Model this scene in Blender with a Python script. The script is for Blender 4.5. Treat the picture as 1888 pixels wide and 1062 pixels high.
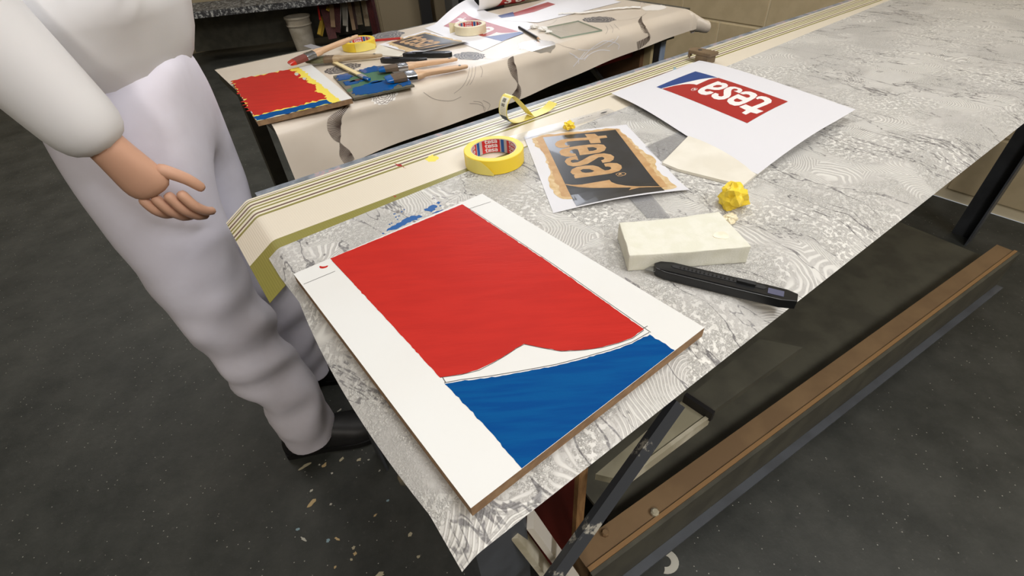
import bpy, bmesh, math, random
from mathutils import Vector, Matrix, noise
from mathutils.geometry import tessellate_polygon
R = math.radians
random.seed(7)
SC = bpy.context.scene
COL = SC.collection
for o in list(bpy.data.objects): bpy.data.objects.remove(o)

# ------------------------------------------------------------------ camera, world, lights, exposure
cam = bpy.data.cameras.new('camera'); cam.sensor_width = 36; cam.sensor_fit = 'HORIZONTAL'
cam.lens = 36*890/1888; cam.clip_start = .01; cam.clip_end = 60
co = bpy.data.objects.new('camera', cam); COL.objects.link(co)
co.matrix_world = Matrix(((.99733, .07306, 0, 0), (-.04698, .64139, -.76578, 0), (-.05595, .76373, .64311, 1.172), (0, 0, 0, 1)))
SC.camera = co
SC.view_settings.view_transform = 'Standard'; SC.view_settings.look = 'None'
SC.view_settings.gamma = 1; SC.view_settings.use_curve_mapping = False
SC.view_settings.exposure = -.37
w = bpy.data.worlds.new('world'); SC.world = w; w.use_nodes = True
w.node_tree.nodes['Background'].inputs[0].default_value = (.9, .95, 1, 1)
w.node_tree.nodes['Background'].inputs[1].default_value = .45

TH = R(34.5)                                    # direction of the benches and of the walls
EU = Vector((math.cos(TH), math.sin(TH), 0)); EV = Vector((-math.sin(TH), math.cos(TH), 0))
def rm(s, v, z): return EU*s+EV*v+Vector((0, 0, z))      # room coordinates
def area(name, loc, target, sx, sy, power, col=(1, 1, 1)):
    l = bpy.data.lights.new(name, 'AREA'); l.shape = 'RECTANGLE'; l.size = sx; l.size_y = sy; l.energy = power; l.color = col
    o = bpy.data.objects.new(name, l); COL.objects.link(o); o.location = loc
    d = Vector(target)-Vector(loc); o.rotation_euler = d.to_track_quat('-Z', 'Y').to_euler(); return o
area('ceiling_light_near', rm(1.0, .15, 2.74), rm(.8, .35, .8), 1.5, .5, 23, (1, .985, .96))
area('ceiling_light_front', rm(1.0, -1.5, 2.74), rm(.4, 0, .5), 1.5, .4, 56, (1, .985, .99))
area('ceiling_light_middle', rm(.6, 1.3, 2.74), rm(.6, 1.3, 0), 1.5, .35, 16, (1, .97, .93))
area('window_daylight', rm(2.585, 3.5, 1.72), rm(0, 3.2, 1.3), 1.9, 1.0, 90, (.86, .90, 1))
area('ceiling_light_rear', rm(-.6, 4.2, 2.74), rm(-.6, 4.2, 0), 1.5, .35, 34, (1, .95, .88))
area('ceiling_light_left', rm(-1.2, -1.1, 2.74), rm(-.4, .6, 0), .4, 1.5, 62, (1, .93, .84))

# ------------------------------------------------------------------ materials
def lin(c):
    return tuple((x/255/12.92 if x/255 <= .04045 else ((x/255+.055)/1.055)**2.4) for x in c)
class NT:
    def __init__(s, m): s.t = m.node_tree
    def n(s, k, **kw):
        nd = s.t.nodes.new('ShaderNode'+k)
        for a, b in kw.items():
            if a.startswith('i_'): nd.inputs[a[2:].replace('_', ' ')].default_value = b
            else: setattr(nd, a, b)
        return nd
    def l(s, a, b): s.t.links.new(a, b)
MATS = {}
def mat(name, rgb, rough=.6, metal=0, rgb2=None, scale=30, bump=0, bscale=None, coat=0, spec=.5, alpha=None, lo=.4, hi=.6, stretch=None, detail=4):
    if name in MATS: return MATS[name]
    m = bpy.data.materials.new(name); m.use_nodes = True; MATS[name] = m
    b = m.node_tree.nodes['Principled BSDF']; T = NT(m)
    b.inputs['Base Color'].default_value = (*lin(rgb), 1); b.inputs['Roughness'].default_value = rough
    b.inputs['Metallic'].default_value = metal; b.inputs['Coat Weight'].default_value = coat
    b.inputs['Specular IOR Level'].default_value = spec
    if rgb2 or bump:
        tc = T.n('TexCoord'); src = tc.outputs['Object']
        if stretch:
            mp = T.n('Mapping'); mp.inputs['Scale'].default_value = stretch[:3]
            if len(stretch) > 3: mp.inputs['Rotation'].default_value = (0, 0, stretch[3])
            T.l(src, mp.inputs[0]); src = mp.outputs[0]
    if rgb2:
        nz = T.n('TexNoise', i_Scale=scale, i_Detail=detail); T.l(src, nz.inputs['Vector'])
        cr = T.n('ValToRGB'); cr.color_ramp.elements[0].position = lo; cr.color_ramp.elements[1].position = hi
        cr.color_ramp.elements[0].color = (*lin(rgb), 1); cr.color_ramp.elements[1].color = (*lin(rgb2), 1)
        T.l(nz.outputs[0], cr.inputs[0]); T.l(cr.outputs[0], b.inputs['Base Color'])
    if bump:
        nb = T.n('TexNoise', i_Scale=bscale or scale, i_Detail=4); T.l(src, nb.inputs['Vector'])
        bp = T.n('Bump', i_Strength=bump, i_Distance=.002); T.l(nb.outputs[0], bp.inputs['Height']); T.l(bp.outputs[0], b.inputs['Normal'])
    if alpha is not None:
        b.inputs['Alpha'].default_value = alpha
    return m
def clear(name, rgb, opacity, rough=.05):
    """thin clear plastic or glass: see-through with a glossy surface"""
    if name in MATS: return MATS[name]
    m = bpy.data.materials.new(name); m.use_nodes = True; MATS[name] = m; T = NT(m); t = m.node_tree
    b = t.nodes['Principled BSDF']; b.inputs['Base Color'].default_value = (*lin(rgb), 1); b.inputs['Roughness'].default_value = rough
    tr = T.n('BsdfTransparent'); tr.inputs[0].default_value = (.98, .985, .985, 1)
    gl = T.n('BsdfGlossy'); gl.inputs['Roughness'].default_value = rough
    fr = T.n('Fresnel'); fr.inputs[0].default_value = 1.3
    mx = T.n('MixShader'); mx.inputs[0].default_value = opacity; T.l(tr.outputs[0], mx.inputs[1]); T.l(b.outputs[0], mx.inputs[2])
    ge_ = T.n('NewGeometry'); iv = T.n('Math', operation='SUBTRACT'); iv.inputs[0].default_value = 1; T.l(ge_.outputs['Backfacing'], iv.inputs[1])
    fm = T.n('Math', operation='MULTIPLY'); T.l(fr.outputs[0], fm.inputs[0]); T.l(iv.outputs[0], fm.inputs[1])
    m2 = T.n('MixShader'); T.l(fm.outputs[0], m2.inputs[0]); T.l(mx.outputs[0], m2.inputs[1]); T.l(gl.outputs[0], m2.inputs[2])
    T.l(m2.outputs[0], t.nodes['Material Output'].inputs[0]); return m

def floor_mat():
    m = bpy.data.materials.new('painted_concrete'); m.use_nodes = True; T = NT(m); b = m.node_tree.nodes['Principled BSDF']
    tc = T.n('TexCoord'); v = tc.outputs['Object']
    n1 = T.n('TexNoise', i_Scale=5, i_Detail=8, i_Roughness=.7); T.l(v, n1.inputs['Vector'])
    c1 = T.n('ValToRGB'); e = c1.color_ramp.elements; e[0].position = .35; e[0].color = (*lin((42, 45, 42)), 1); e[1].position = .72; e[1].color = (*lin((74, 75, 71)), 1)
    T.l(n1.outputs[0], c1.inputs[0])
    n2 = T.n('TexNoise', i_Scale=60, i_Detail=6, i_Roughness=.75); T.l(v, n2.inputs['Vector'])
    c2 = T.n('ValToRGB'); e = c2.color_ramp.elements; e[0].position = .60; e[0].color = (0, 0, 0, 1); e[1].position = .75; e[1].color = (.35, .35, .35, 1)
    T.l(n2.outputs[0], c2.inputs[0])
    mx = T.n('MixRGB'); T.l(c2.outputs[0], mx.inputs[0]); T.l(c1.outputs[0], mx.inputs[1]); mx.inputs[2].default_value = (*lin((120, 118, 112)), 1)
    vo = T.n('TexVoronoi', i_Scale=75); T.l(v, vo.inputs['Vector'])
    sz = T.n('Math', operation='LESS_THAN'); sz.inputs[1].default_value = .10; T.l(vo.outputs['Distance'], sz.inputs[0])
    sx = T.n('SeparateColor'); T.l(vo.outputs['Color'], sx.inputs[0])
    pk = T.n('Math', operation='GREATER_THAN'); pk.inputs[1].default_value = .55; T.l(sx.outputs[0], pk.inputs[0])
    an = T.n('Math', operation='MULTIPLY'); T.l(sz.outputs[0], an.inputs[0]); T.l(pk.outputs[0], an.inputs[1])
    m3 = T.n('MixRGB'); T.l(an.outputs[0], m3.inputs[0]); T.l(mx.outputs[0], m3.inputs[1]); m3.inputs[2].default_value = (*lin((165, 165, 155)), 1)
    T.l(m3.outputs[0], b.inputs['Base Color']); b.inputs['Roughness'].default_value = .55
    bp = T.n('Bump', i_Strength=.3, i_Distance=.002); T.l(n2.outputs[0], bp.inputs['Height']); T.l(bp.outputs[0], b.inputs['Normal'])
    return m

def stripe_mat():
    """cream wallpaper with printed olive and mauve stripes along its edge; v of the UV map is metres across the sheet"""
    m = bpy.data.materials.new('striped_wallpaper'); m.use_nodes = True; T = NT(m); b = m.node_tree.nodes['Principled BSDF']
    uv = T.n('UVMap'); sp = T.n('SeparateXYZ'); T.l(uv.outputs[0], sp.inputs[0])
    mr = T.n('MapRange'); mr.inputs['From Min'].default_value = .40; mr.inputs['From Max'].default_value = .66; T.l(sp.outputs[1], mr.inputs[0])
    cr = T.n('ValToRGB'); cr.color_ramp.interpolation = 'CONSTANT'; el = cr.color_ramp.elements
    cream, olive, mauve, pale = lin((226, 217, 199)), lin((140, 134, 66)), lin((112, 86, 76)), lin((232, 226, 205))
    f = lambda v: (v-.40)/.26
    st = [(0, olive), (f(.4815), cream)]
    for v, w_, c in ((.5655, .0052, olive), (.5765, .0048, mauve), (.588, .0052, olive), (.5985, .0052, olive), (.609, .0048, mauve), (.6195, .005, olive), (.6285, .0012, mauve)):
        st += [(f(v), c), (f(v+w_), pale)]
    el[0].position = 0; el[0].color = (*st[0][1], 1); el[1].position = st[1][0]; el[1].color = (*st[1][1], 1)
    for p, c in st[2:]:
        e = el.new(p); e.color = (*c, 1)
    T.l(mr.outputs[0], cr.inputs[0]); T.l(cr.outputs[0], b.inputs['Base Color']); b.inputs['Roughness'].default_value = .38
    wv = T.n('TexWave', i_Scale=90, i_Distortion=.3); T.l(uv.outputs[0], wv.inputs['Vector'])
    bp = T.n('Bump', i_Strength=.12, i_Distance=.001); T.l(wv.outputs[0], bp.inputs['Height']); T.l(bp.outputs[0], b.inputs['Normal'])
    return m

def plaster_mat():
    """embossed plaster-look wallpaper: grey ground, raised white grain, combed swirls, thin dark veins"""
    m = bpy.data.materials.new('embossed_wallpaper'); m.use_nodes = True; T = NT(m); b = m.node_tree.nodes['Principled BSDF']
    uv = T.n('UVMap'); v = uv.outputs[0]
    def noise_(scale, detail=3, rough=.5, vec=None, dist=0):
        n = T.n('TexNoise', i_Scale=scale, i_Detail=detail, i_Roughness=rough, i_Distortion=dist); T.l(vec or v, n.inputs['Vector']); return n.outputs[0]
    def ramp(x, p0, p1, c0=0, c1=1):
        r = T.n('MapRange', interpolation_type='SMOOTHSTEP'); T.l(x, r.inputs[0]); r.inputs[1].default_value = p0; r.inputs[2].default_value = p1; r.inputs[3].default_value = c0; r.inputs[4].default_value = c1; return r.outputs[0]
    def mul(a, c):
        q = T.n('Math', operation='MULTIPLY'); T.l(a, q.inputs[0])
        if isinstance(c, (int, float)): q.inputs[1].default_value = c
        else: T.l(c, q.inputs[1])
        return q.outputs[0]
    def add(a, c):
        q = T.n('Math', operation='ADD'); T.l(a, q.inputs[0]); T.l(c, q.inputs[1]); return q.outputs[0]
    def mx(a, c):
        q = T.n('Math', operation='MAXIMUM'); T.l(a, q.inputs[0]); T.l(c, q.inputs[1]); return q.outputs[0]
    # combed arcs: rings around scattered centres, only in patches
    vo = T.n('TexVoronoi', i_Scale=9); T.l(v, vo.inputs['Vector'])
    wob = noise_(14, 2)
    dsum = T.n('Math', operation='MULTIPLY_ADD'); T.l(wob, dsum.inputs[0]); dsum.inputs[1].default_value = .22; T.l(vo.outputs['Distance'], dsum.inputs[2])
    sn = T.n('Math', operation='SINE'); T.l(mul(dsum.outputs[0], 190.), sn.inputs[0])
    comb = mul(ramp(sn.outputs[0], -.6, .9), .8)
    patch = ramp(noise_(7, 2), .52, .60)
    grain = mul(ramp(noise_(430, 4, .7), .45, .58), mul(ramp(noise_(13, 3), .40, .56, .25, 1), .95))
    coarse = ramp(noise_(150, 2, .5), .48, .60)
    gp = ramp(noise_(6, 2), .35, .65)
    h = mx(mul(comb, patch), mul(mx(grain, mul(coarse, gp)), ramp(patch, 0, 1, 1, .25)))
    # veins: thin dark threads running across the sheet
    mp = T.n('Mapping'); mp.inputs['Rotation'].default_value = (0, 0, R(-12)); mp.inputs['Scale'].default_value = (7.0, 1.5, 1); T.l(v, mp.inputs[0])
    vn = noise_(1.0, 5, .55, mp.outputs[0], .35)
    vs = T.n('Math', operation='SUBTRACT'); T.l(vn, vs.inputs[0]); vs.inputs[1].default_value = .5
    va = T.n('Math', operation='ABSOLUTE'); T.l(vs.outputs[0], va.inputs[0])
    wid = ramp(noise_(9, 2), .35, .7, .002, .0065)
    dv = T.n('Math', operation='DIVIDE'); T.l(va.outputs[0], dv.inputs[0]); T.l(wid, dv.inputs[1])
    vein = ramp(dv.outputs[0], .5, 1.1, 1, 0)
    vein = mul(vein, ramp(noise_(240, 3), .34, .50, .45, 1))
    mp2 = T.n('Mapping'); mp2.inputs['Location'].default_value = (3.3, 1.7, 0); mp2.inputs['Rotation'].default_value = (0, 0, R(25)); mp2.inputs['Scale'].default_value = (5, 2.0, 1); T.l(v, mp2.inputs[0])
    v2 = noise_(1.0, 6, .6, mp2.outputs[0], .6)
    vs2 = T.n('Math', operation='SUBTRACT'); T.l(v2, vs2.inputs[0]); vs2.inputs[1].default_value = .47
    va2 = T.n('Math', operation='ABSOLUTE'); T.l(vs2.outputs[0], va2.inputs[0])
    vein2 = mul(ramp(va2.outputs[0], .0025, .006, .75, 0), ramp(noise_(160, 3), .38, .55, .1, 1))
    c1 = T.n('MixRGB'); T.l(h, c1.inputs[0]); c1.inputs[1].default_value = (*lin((192, 190, 186)), 1); c1.inputs[2].default_value = (*lin((230, 229, 223)), 1)
    tone = T.n('MixRGB', blend_type='MULTIPLY'); tone.inputs[0].default_value = 1; T.l(c1.outputs[0], tone.inputs[1])
    tr = T.n('ValToRGB'); tr.color_ramp.elements[0].position = .3; tr.color_ramp.elements[1].position = .7
    tr.color_ramp.elements[0].color = (.93, .93, .94, 1); tr.color_ramp.elements[1].color = (1, 1, 1, 1); T.l(noise_(5, 3), tr.inputs[0]); T.l(tr.outputs[0], tone.inputs[2])
    c2 = T.n('MixRGB'); T.l(mx(mul(vein, .85), vein2), c2.inputs[0]); T.l(tone.outputs[0], c2.inputs[1]); c2.inputs[2].default_value = (*lin((112, 110, 112)), 1)
    T.l(c2.outputs[0], b.inputs['Base Color']); b.inputs['Roughness'].default_value = .42
    bp = T.n('Bump', i_Strength=.75, i_Distance=.0012); T.l(h, bp.inputs['Height']); T.l(bp.outputs[0], b.inputs['Normal'])
    return m

def speckle_mat(name, base, cols, scale=60, th=.3):
    m = bpy.data.materials.new(name); m.use_nodes = True; T = NT(m); b = m.node_tree.nodes['Principled BSDF']
    tc = T.n('TexCoord'); vo = T.n('TexNoise', i_Scale=scale, i_Detail=5, i_Roughness=.7); T.l(tc.outputs['Object'], vo.inputs['Vector'])
    cr = T.n('ValToRGB'); el = cr.color_ramp.elements; el[0].position = .3; el[0].color = (*lin(base), 1); el[1].position = .5; el[1].color = (*lin(cols[0]), 1)
    for i, c in enumerate(cols[1:]):
        e = el.new(.5+.06*(i+1)); e.color = (*lin(c), 1)
    T.l(vo.outputs[0], cr.inputs[0]); T.l(cr.outputs[0], b.inputs['Base Color']); b.inputs['Roughness'].default_value = .5
    return m

M = {}
M['floor'] = floor_mat(); M['stripe'] = stripe_mat(); M['plaster'] = plaster_mat()
M['splatter'] = speckle_mat('splattered_edge', (38, 38, 40), [(70, 70, 72), (150, 152, 152), (205, 205, 200)], 45)
M['paintedge'] = speckle_mat('paint_stained_edge', (86, 92, 98), [(128, 136, 146), (150, 152, 160), (185, 150, 150), (120, 160, 160)], 25)
M['chipped'] = speckle_mat('chipped_dark_steel', (60, 63, 68), [(60, 63, 68), (62, 65, 70), (176, 172, 160)], 26)
mat('wall', (170, 156, 126), .8); mat('block', (196, 178, 142), .75, rgb2=(204, 186, 150), scale=14, bump=.15, bscale=120); mat('mortar', (226, 212, 180), .9)
mat('ceiling', (225, 222, 214), .9)
mat('mdf', (160, 128, 94), .8, rgb2=(140, 110, 80), scale=90)
mat('white_laminate', (228, 229, 227), .4, rgb2=(226, 226, 223), scale=6)
mat('red_paint', (190, 42, 33), .45, rgb2=(183, 39, 31), scale=14, spec=.12, bump=.10, bscale=60, stretch=(1, 6, 1, R(-33)))
mat('blue_paint', (0, 70, 136), .55, rgb2=(2, 80, 142), scale=16, spec=.06, bump=.16, bscale=60, stretch=(1, 9, 1, R(-36)))
mat('pencil', (90, 88, 86), .7)
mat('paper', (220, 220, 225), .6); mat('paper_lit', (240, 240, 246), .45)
mat('print_black', (46, 47, 48), .30, rgb2=(56, 58, 62), scale=14, coat=.2)
mat('gold_paint', (186, 146, 98), .5, rgb2=(196, 158, 112), scale=60)
mat('gold_wash', (200, 168, 118), .55, rgb2=(216, 192, 150), scale=90)
mat('print_red', (166, 36, 36), .4); mat('print_blue', (26, 66, 134), .4); mat('print_white', (236, 234, 232), .5)
mat('yellow_tape', (246, 216, 62), .42, rgb2=(244, 212, 58), scale=20); mat('yellow_tab', (240, 224, 120), .45)
mat('yellow_strip', (238, 224, 118), .38); mat('label_white', (240, 238, 222), .5); mat('label_dark', (24, 52, 82), .4); mat('ink', (40, 46, 56), .5)
mat('masking_tape', (236, 226, 196), .55, rgb2=(232, 220, 186), scale=60)
mat('core_card', (205, 190, 172), .7); mat('core_red', (206, 40, 40), .4); mat('core_blue', (20, 88, 158), .4); mat('core_grey', (196, 190, 186), .5)
mat('foam', (226, 225, 212), .95, rgb2=(221, 220, 204), scale=60, bump=.2, bscale=420)
mat('foam_stain', (244, 222, 200), .95, rgb2=(246, 236, 218), scale=60)
mat('black_plastic', (22, 23, 25), .32); mat('black_matte', (30, 31, 33), .6); mat('steel', (180, 182, 186), .25, 1); mat('steel_dark', (60, 62, 64), .4, .8)
mat('grey_label', (84, 86, 110), .4)
mat('brown_metal', (120, 100, 76), .45, rgb2=(108, 90, 68), scale=40)
mat('whiteboard', (232, 228, 216), .5, rgb2=(222, 217, 203), scale=12)
clear('ruler_clear', (226, 226, 236), .16, .22); clear('ruler_grey', (170, 170, 176), .24, .12); clear('glass', (240, 242, 240), .06, .02); mat('glass_edge', (150, 166, 150), .2)
clear('film', (244, 242, 240), .9, .12)
mat('wood_pale', (218, 184, 150), .5, rgb2=(206, 168, 132), scale=20, stretch=(1, 10, 10)); mat('wood_worn', (178, 158, 126), .6, rgb2=(160, 138, 106), scale=20, stretch=(1, 10, 10))
mat('wood_stick', (232, 214, 164), .55)
mat('bristle_dark', (104, 88, 72), .8, rgb2=(84, 70, 56), scale=60, stretch=(1, 25, 25)); mat('bristle_olive', (128, 130, 98), .8, rgb2=(98, 98, 74), scale=50, stretch=(1, 25, 25)); mat('bristle_red', (120, 60, 50), .7)
mat('paint_blue_wet', (0, 88, 160), .18, coat=.4); mat('paint_red_wet', (206, 44, 34), .25); mat('paint_yellow', (244, 224, 88), .4); mat('paint_green', (70, 112, 84), .45)
mat('palette_board', (120, 108, 92), .6, rgb2=(88, 92, 78), scale=30)
mat('scraper', (160, 160, 168), .2)
mat('pencil_red', (176, 42, 36), .35); mat('graphite', (60, 60, 62), .4)
mat('floral_ground', (216, 204, 188), .36, rgb2=(220, 209, 194), scale=8); mat('floral_back', (190, 170, 136), .7)
mat('flower_dark', (84, 80, 80), .45, rgb2=(98, 94, 94), scale=60); mat('flower_line', (214, 206, 196), .4); mat('flower_white', (250, 246, 240), .35); mat('flower_grey', (106, 105, 108), .5)
mat('leaf_brown', (78, 64, 56), .45); mat('arc_grey', (160, 150, 142), .5); mat('arc_white', (236, 234, 238), .3); mat('silver_print', (250, 248, 246), .22, .85)
mat('bench_steel', (78, 82, 88), .45, rgb2=(70, 73, 78), scale=18); mat('bench_dark', (84, 82, 70), .6, rgb2=(72, 70, 60), scale=14); mat('bench_top', (120, 116, 106), .6)
mat('bench_cream', (214, 208, 188), .6, rgb2=(176, 168, 144), scale=16); mat('bench_panel', (168, 162, 138), .6, rgb2=(150, 144, 120), scale=10)
mat('red_board', (112, 38, 30), .5); mat('wood_edge', (158, 120, 76), .6, rgb2=(138, 100, 62), scale=30, stretch=(6, 6, 1))
mat('beam_wood', (132, 106, 74), .65, rgb2=(120, 95, 66), scale=9); mat('beam_crest', (146, 112, 72), .6)
mat('blue_post', (132, 152, 184), .5, rgb2=(168, 184, 206), scale=40, stretch=(1, 1, .2)); mat('cream_post', (214, 196, 150), .6); mat('brown_panel', (120, 88, 62), .6)
mat('plank_red', (96, 36, 34), .6, rgb2=(74, 28, 28), scale=20, stretch=(6, 6, 1)); mat('plank_brown', (84, 58, 52), .6); mat('plank_beige', (186, 170, 142), .6, rgb2=(170, 152, 124), scale=20, stretch=(6, 6, 1)); mat('plank_yellow', (206, 170, 62), .5); mat('plank_white', (222, 216, 204), .5); mat('plank_grey', (146, 142, 130), .6); mat('plank_tan', (150, 122, 92), .6); mat('paint_stick_red', (186, 42, 36), .5)
mat('bucket', (198, 190, 174), .5, rgb2=(180, 170, 152), scale=12); mat('rag_black', (26, 28, 28), .9, rgb2=(36, 44, 40), scale=12); mat('rag_green', (40, 84, 62), .9); mat('dark_post', (30, 28, 28), .5); mat('locker_grey', (92, 92, 90), .5); mat('locker_black', (20, 20, 22), .5); mat('panel_beige', (150, 136, 110), .7)
mat('trouser', (232, 230, 244), .85, rgb2=(224, 221, 234), scale=10); mat('shirt', (228, 228, 230), .85); mat('shoe', (24, 24, 26), .5, rgb2=(32, 32, 34), scale=30); mat('sole', (16, 16, 17), .6)
mat('skin', (206, 160, 134), .55); mat('hair', (70, 50, 36), .6); mat('eye_white', (235, 232, 228), .2); mat('iris', (70, 52, 40), .2); mat('lip', (176, 104, 94), .5)
mat('fleck_white', (196, 194, 182), .6); mat('fleck_tan', (196, 172, 126), .6); mat('fleck_blue', (140, 166, 176), .6); mat('fleck_cream', (186, 178, 150), .6); mat('tissue', (240, 238, 234), .7)
mat('chrome_cap', (150, 142, 124), .3, .6)
for k, v in MATS.items(): M[k] = v

# ------------------------------------------------------------------ mesh helpers
class MB:
    def __init__(s): s.v = []; s.f = []; s.uv = {}
    def add(s, vs, fs):
        k = len(s.v); s.v += [tuple(v) for v in vs]; s.f += [tuple(i+k for i in f) for f in fs]; return s
    def box(s, c, size, rot=None, taper=0):
        c = Vector(c); x, y, z = [q/2 for q in size]; t = 1-taper
        vs = [Vector(p) for p in ((-x,-y,-z),(x,-y,-z),(x,y,-z),(-x,y,-z),(-x*t,-y*t,z),(x*t,-y*t,z),(x*t,y*t,z),(-x*t,y*t,z))]
        if rot is not None:
            mt = Matrix.Rotation(rot, 3, 'Z') if isinstance(rot, (int, float)) else rot
            vs = [mt@v for v in vs]
        return s.add([v+c for v in vs], [(0,3,2,1),(4,5,6,7),(0,1,5,4),(1,2,6,5),(2,3,7,6),(3,0,4,7)])
    def bar(s, a, b, w, h, up=(0,0,1)):
        a, b = Vector(a), Vector(b); d = (b-a).normalized(); x = d.cross(Vector(up)).normalized(); y = x.cross(d).normalized()
        vs = []
        for p in (a, b):
            for sx, sy in ((-1,-1),(1,-1),(1,1),(-1,1)): vs.append(p+x*sx*w/2+y*sy*h/2)
        return s.add(vs, [(3,2,1,0),(4,5,6,7),(0,1,5,4),(1,2,6,5),(2,3,7,6),(3,0,4,7)])
    def tube(s, path, r, n=10, flat=1, caps=True, up=(0,0,1)):
        P = [Vector(p) for p in path]; vs = []; fs = []
        for i, p in enumerate(P):
            d = (P[min(i+1, len(P)-1)]-P[max(i-1, 0)]).normalized()
            u = Vector(up) if abs(d.dot(Vector(up))) < .95 else Vector((1, 0, 0))
            x = d.cross(u).normalized(); y = x.cross(d).normalized(); rr = r[i] if isinstance(r, (list, tuple)) else r
            rx, ry = rr if isinstance(rr, (list, tuple)) else (rr, rr*flat)
            for k in range(n):
                a = 2*math.pi*k/n; vs.append(p+x*rx*math.cos(a)+y*ry*math.sin(a))
        for i in range(len(P)-1):
            for k in range(n): fs.append((i*n+k, i*n+(k+1)%n, (i+1)*n+(k+1)%n, (i+1)*n+k))
        if caps: fs.append(tuple(range(n))[::-1]); fs.append(tuple((len(P)-1)*n+k for k in range(n)))
        return s.add(vs, fs)
    def lathe(s, prof, n=48, c=(0,0,0), closed=False):
        vs = []; fs = []; c = Vector(c); m = len(prof)
        for r, z in prof:
            for k in range(n):
                a = 2*math.pi*k/n; vs.append(c+Vector((r*math.cos(a), r*math.sin(a), z)))
        for i in range(m if closed else m-1):
            j = (i+1) % m
            for k in range(n): fs.append((i*n+k, i*n+(k+1)%n, j*n+(k+1)%n, j*n+k))
        if not closed:
            if prof[0][0] > 0: fs.append(tuple(range(n))[::-1])
            if prof[-1][0] > 0: fs.append(tuple((m-1)*n+k for k in range(n)))
        return s.add(vs, fs)
    def prism(s, poly, z0, z1, f=None):
        """flat polygon (2D) between two heights"""
        n = len(poly); f = f or (lambda x, y, z: (x, y, z))
        ar = sum(poly[i][0]*poly[(i+1)%n][1]-poly[(i+1)%n][0]*poly[i][1] for i in range(n))
        if ar < 0: poly = poly[::-1]
        vs = [f(p[0], p[1], z0) for p in poly]+[f(p[0], p[1], z1) for p in poly]
        tr = tessellate_polygon([[Vector((p[0], p[1], 0)) for p in poly]])
        fs = []
        for t in tr:
            a, b, c = [Vector((poly[i][0], poly[i][1], 0)) for i in t]
            if (b-a).cross(c-a).z < 0: t = t[::-1]
            fs.append(tuple(i+n for i in t)); fs.append(tuple(t[::-1]))
        fs += [(i, (i+1)%n, (i+1)%n+n, i+n) for i in range(n)]
        return s.add(vs, fs)
    def sheetpoly(s, loops, f, cuts=None):
        """thin print: polygon with holes mapped onto a surface by f(x,y)"""
        pts = [p for l in loops for p in l]
        tr = tessellate_polygon([[Vector((p[0], p[1], 0)) for p in l] for l in loops])
        bm = bmesh.new(); vv = [bm.verts.new((p[0], p[1], 0)) for p in pts]
        for t in tr:
            a, b, c = [Vector((*pts[i][:2], 0)) for i in t]
            if abs((b-a).cross(c-a).z) < 1e-12: continue
            if (b-a).cross(c-a).z < 0: t = t[::-1]
            try: bm.faces.new([vv[i] for i in t])
            except ValueError: pass
        if cuts:
            for ax, vals in cuts:
                for q in vals:
                    bmesh.ops.bisect_plane(bm, geom=bm.verts[:]+bm.edges[:]+bm.faces[:], plane_co=(q, 0, 0) if ax == 0 else (0, q, 0), plane_no=(1, 0, 0) if ax == 0 else (0, 1, 0))
        bm.verts.index_update()
        s.add([f(v.co.x, v.co.y) for v in bm.verts], [tuple(v.index for v in fc.verts) for fc in bm.faces]); bm.free(); return s
    def ribbon(s, path, w, side, th=.0004):
        """strip of constant width along a path; side is the width direction"""
        P = [Vector(p) for p in path]; side = Vector(side).normalized(); vs = []; fs = []
        for i, p in enumerate(P):
            d = (P[min(i+1, len(P)-1)]-P[max(i-1, 0)]).normalized(); n = d.cross(side).normalized()
            ww = w[i] if isinstance(w, (list, tuple)) else w
            vs += [p-side*ww/2, p+side*ww/2, p+side*ww/2+n*th, p-side*ww/2+n*th]
        for i in range(len(P)-1):
            for k in range(4): fs.append((i*4+k, i*4+(k+1)%4, i*4+4+(k+1)%4, i*4+4+k))
        k = (len(P)-1)*4; fs += [(3,2,1,0), (k,k+1,k+2,k+3)]
        return s.add(vs, fs)
    def line(s, pts, w, f):
        """thin printed or drawn line as a flat strip in sheet coordinates"""
        vs = []; fs = []
        for i, p in enumerate(pts):
            a, b = pts[max(i-1, 0)], pts[min(i+1, len(pts)-1)]; dx, dy = b[0]-a[0], b[1]-a[1]; L = math.hypot(dx, dy) or 1
            ww = w(i/(len(pts)-1)) if callable(w) else w
            nx, ny = -dy/L*ww/2, dx/L*ww/2
            vs += [f(p[0]+nx, p[1]+ny), f(p[0]-nx, p[1]-ny)]
        for i in range(len(pts)-1): fs.append((2*i, 2*i+1, 2*i+3, 2*i+2))
        return s.add(vs, fs)
    def build(s, name, m, parent=None, loc=None, smooth=False, bevel=0, local=False):
        me = bpy.data.meshes.new(name); vs = s.v
        off = Vector(loc) if loc is not None else (abs_loc(parent) if parent is not None and not local else Vector((0, 0, 0)))
        if off.length: vs = [(v[0]-off.x, v[1]-off.y, v[2]-off.z) for v in vs]
        me.from_pydata(vs, [], s.f); me.validate(); me.materials.append(m if not isinstance(m, str) else M[m])
        o = bpy.data.objects.new(name, me); COL.objects.link(o)
        if parent is not None: o.parent = parent
        if loc is not None: o.location = Vector(loc)-(abs_loc(parent) if parent is not None else Vector((0,0,0)))
        bm = bmesh.new(); bm.from_mesh(me); bmesh.ops.recalc_face_normals(bm, faces=bm.faces[:])
        if bevel: bmesh.ops.bevel(bm, geom=[e for e in bm.edges if e.calc_face_angle(0) > .5], offset=bevel, segments=2, affect='EDGES', profile=.6)
        bm.to_mesh(me); bm.free()
        if smooth: smooth_by_angle(me)
        return o
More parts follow.
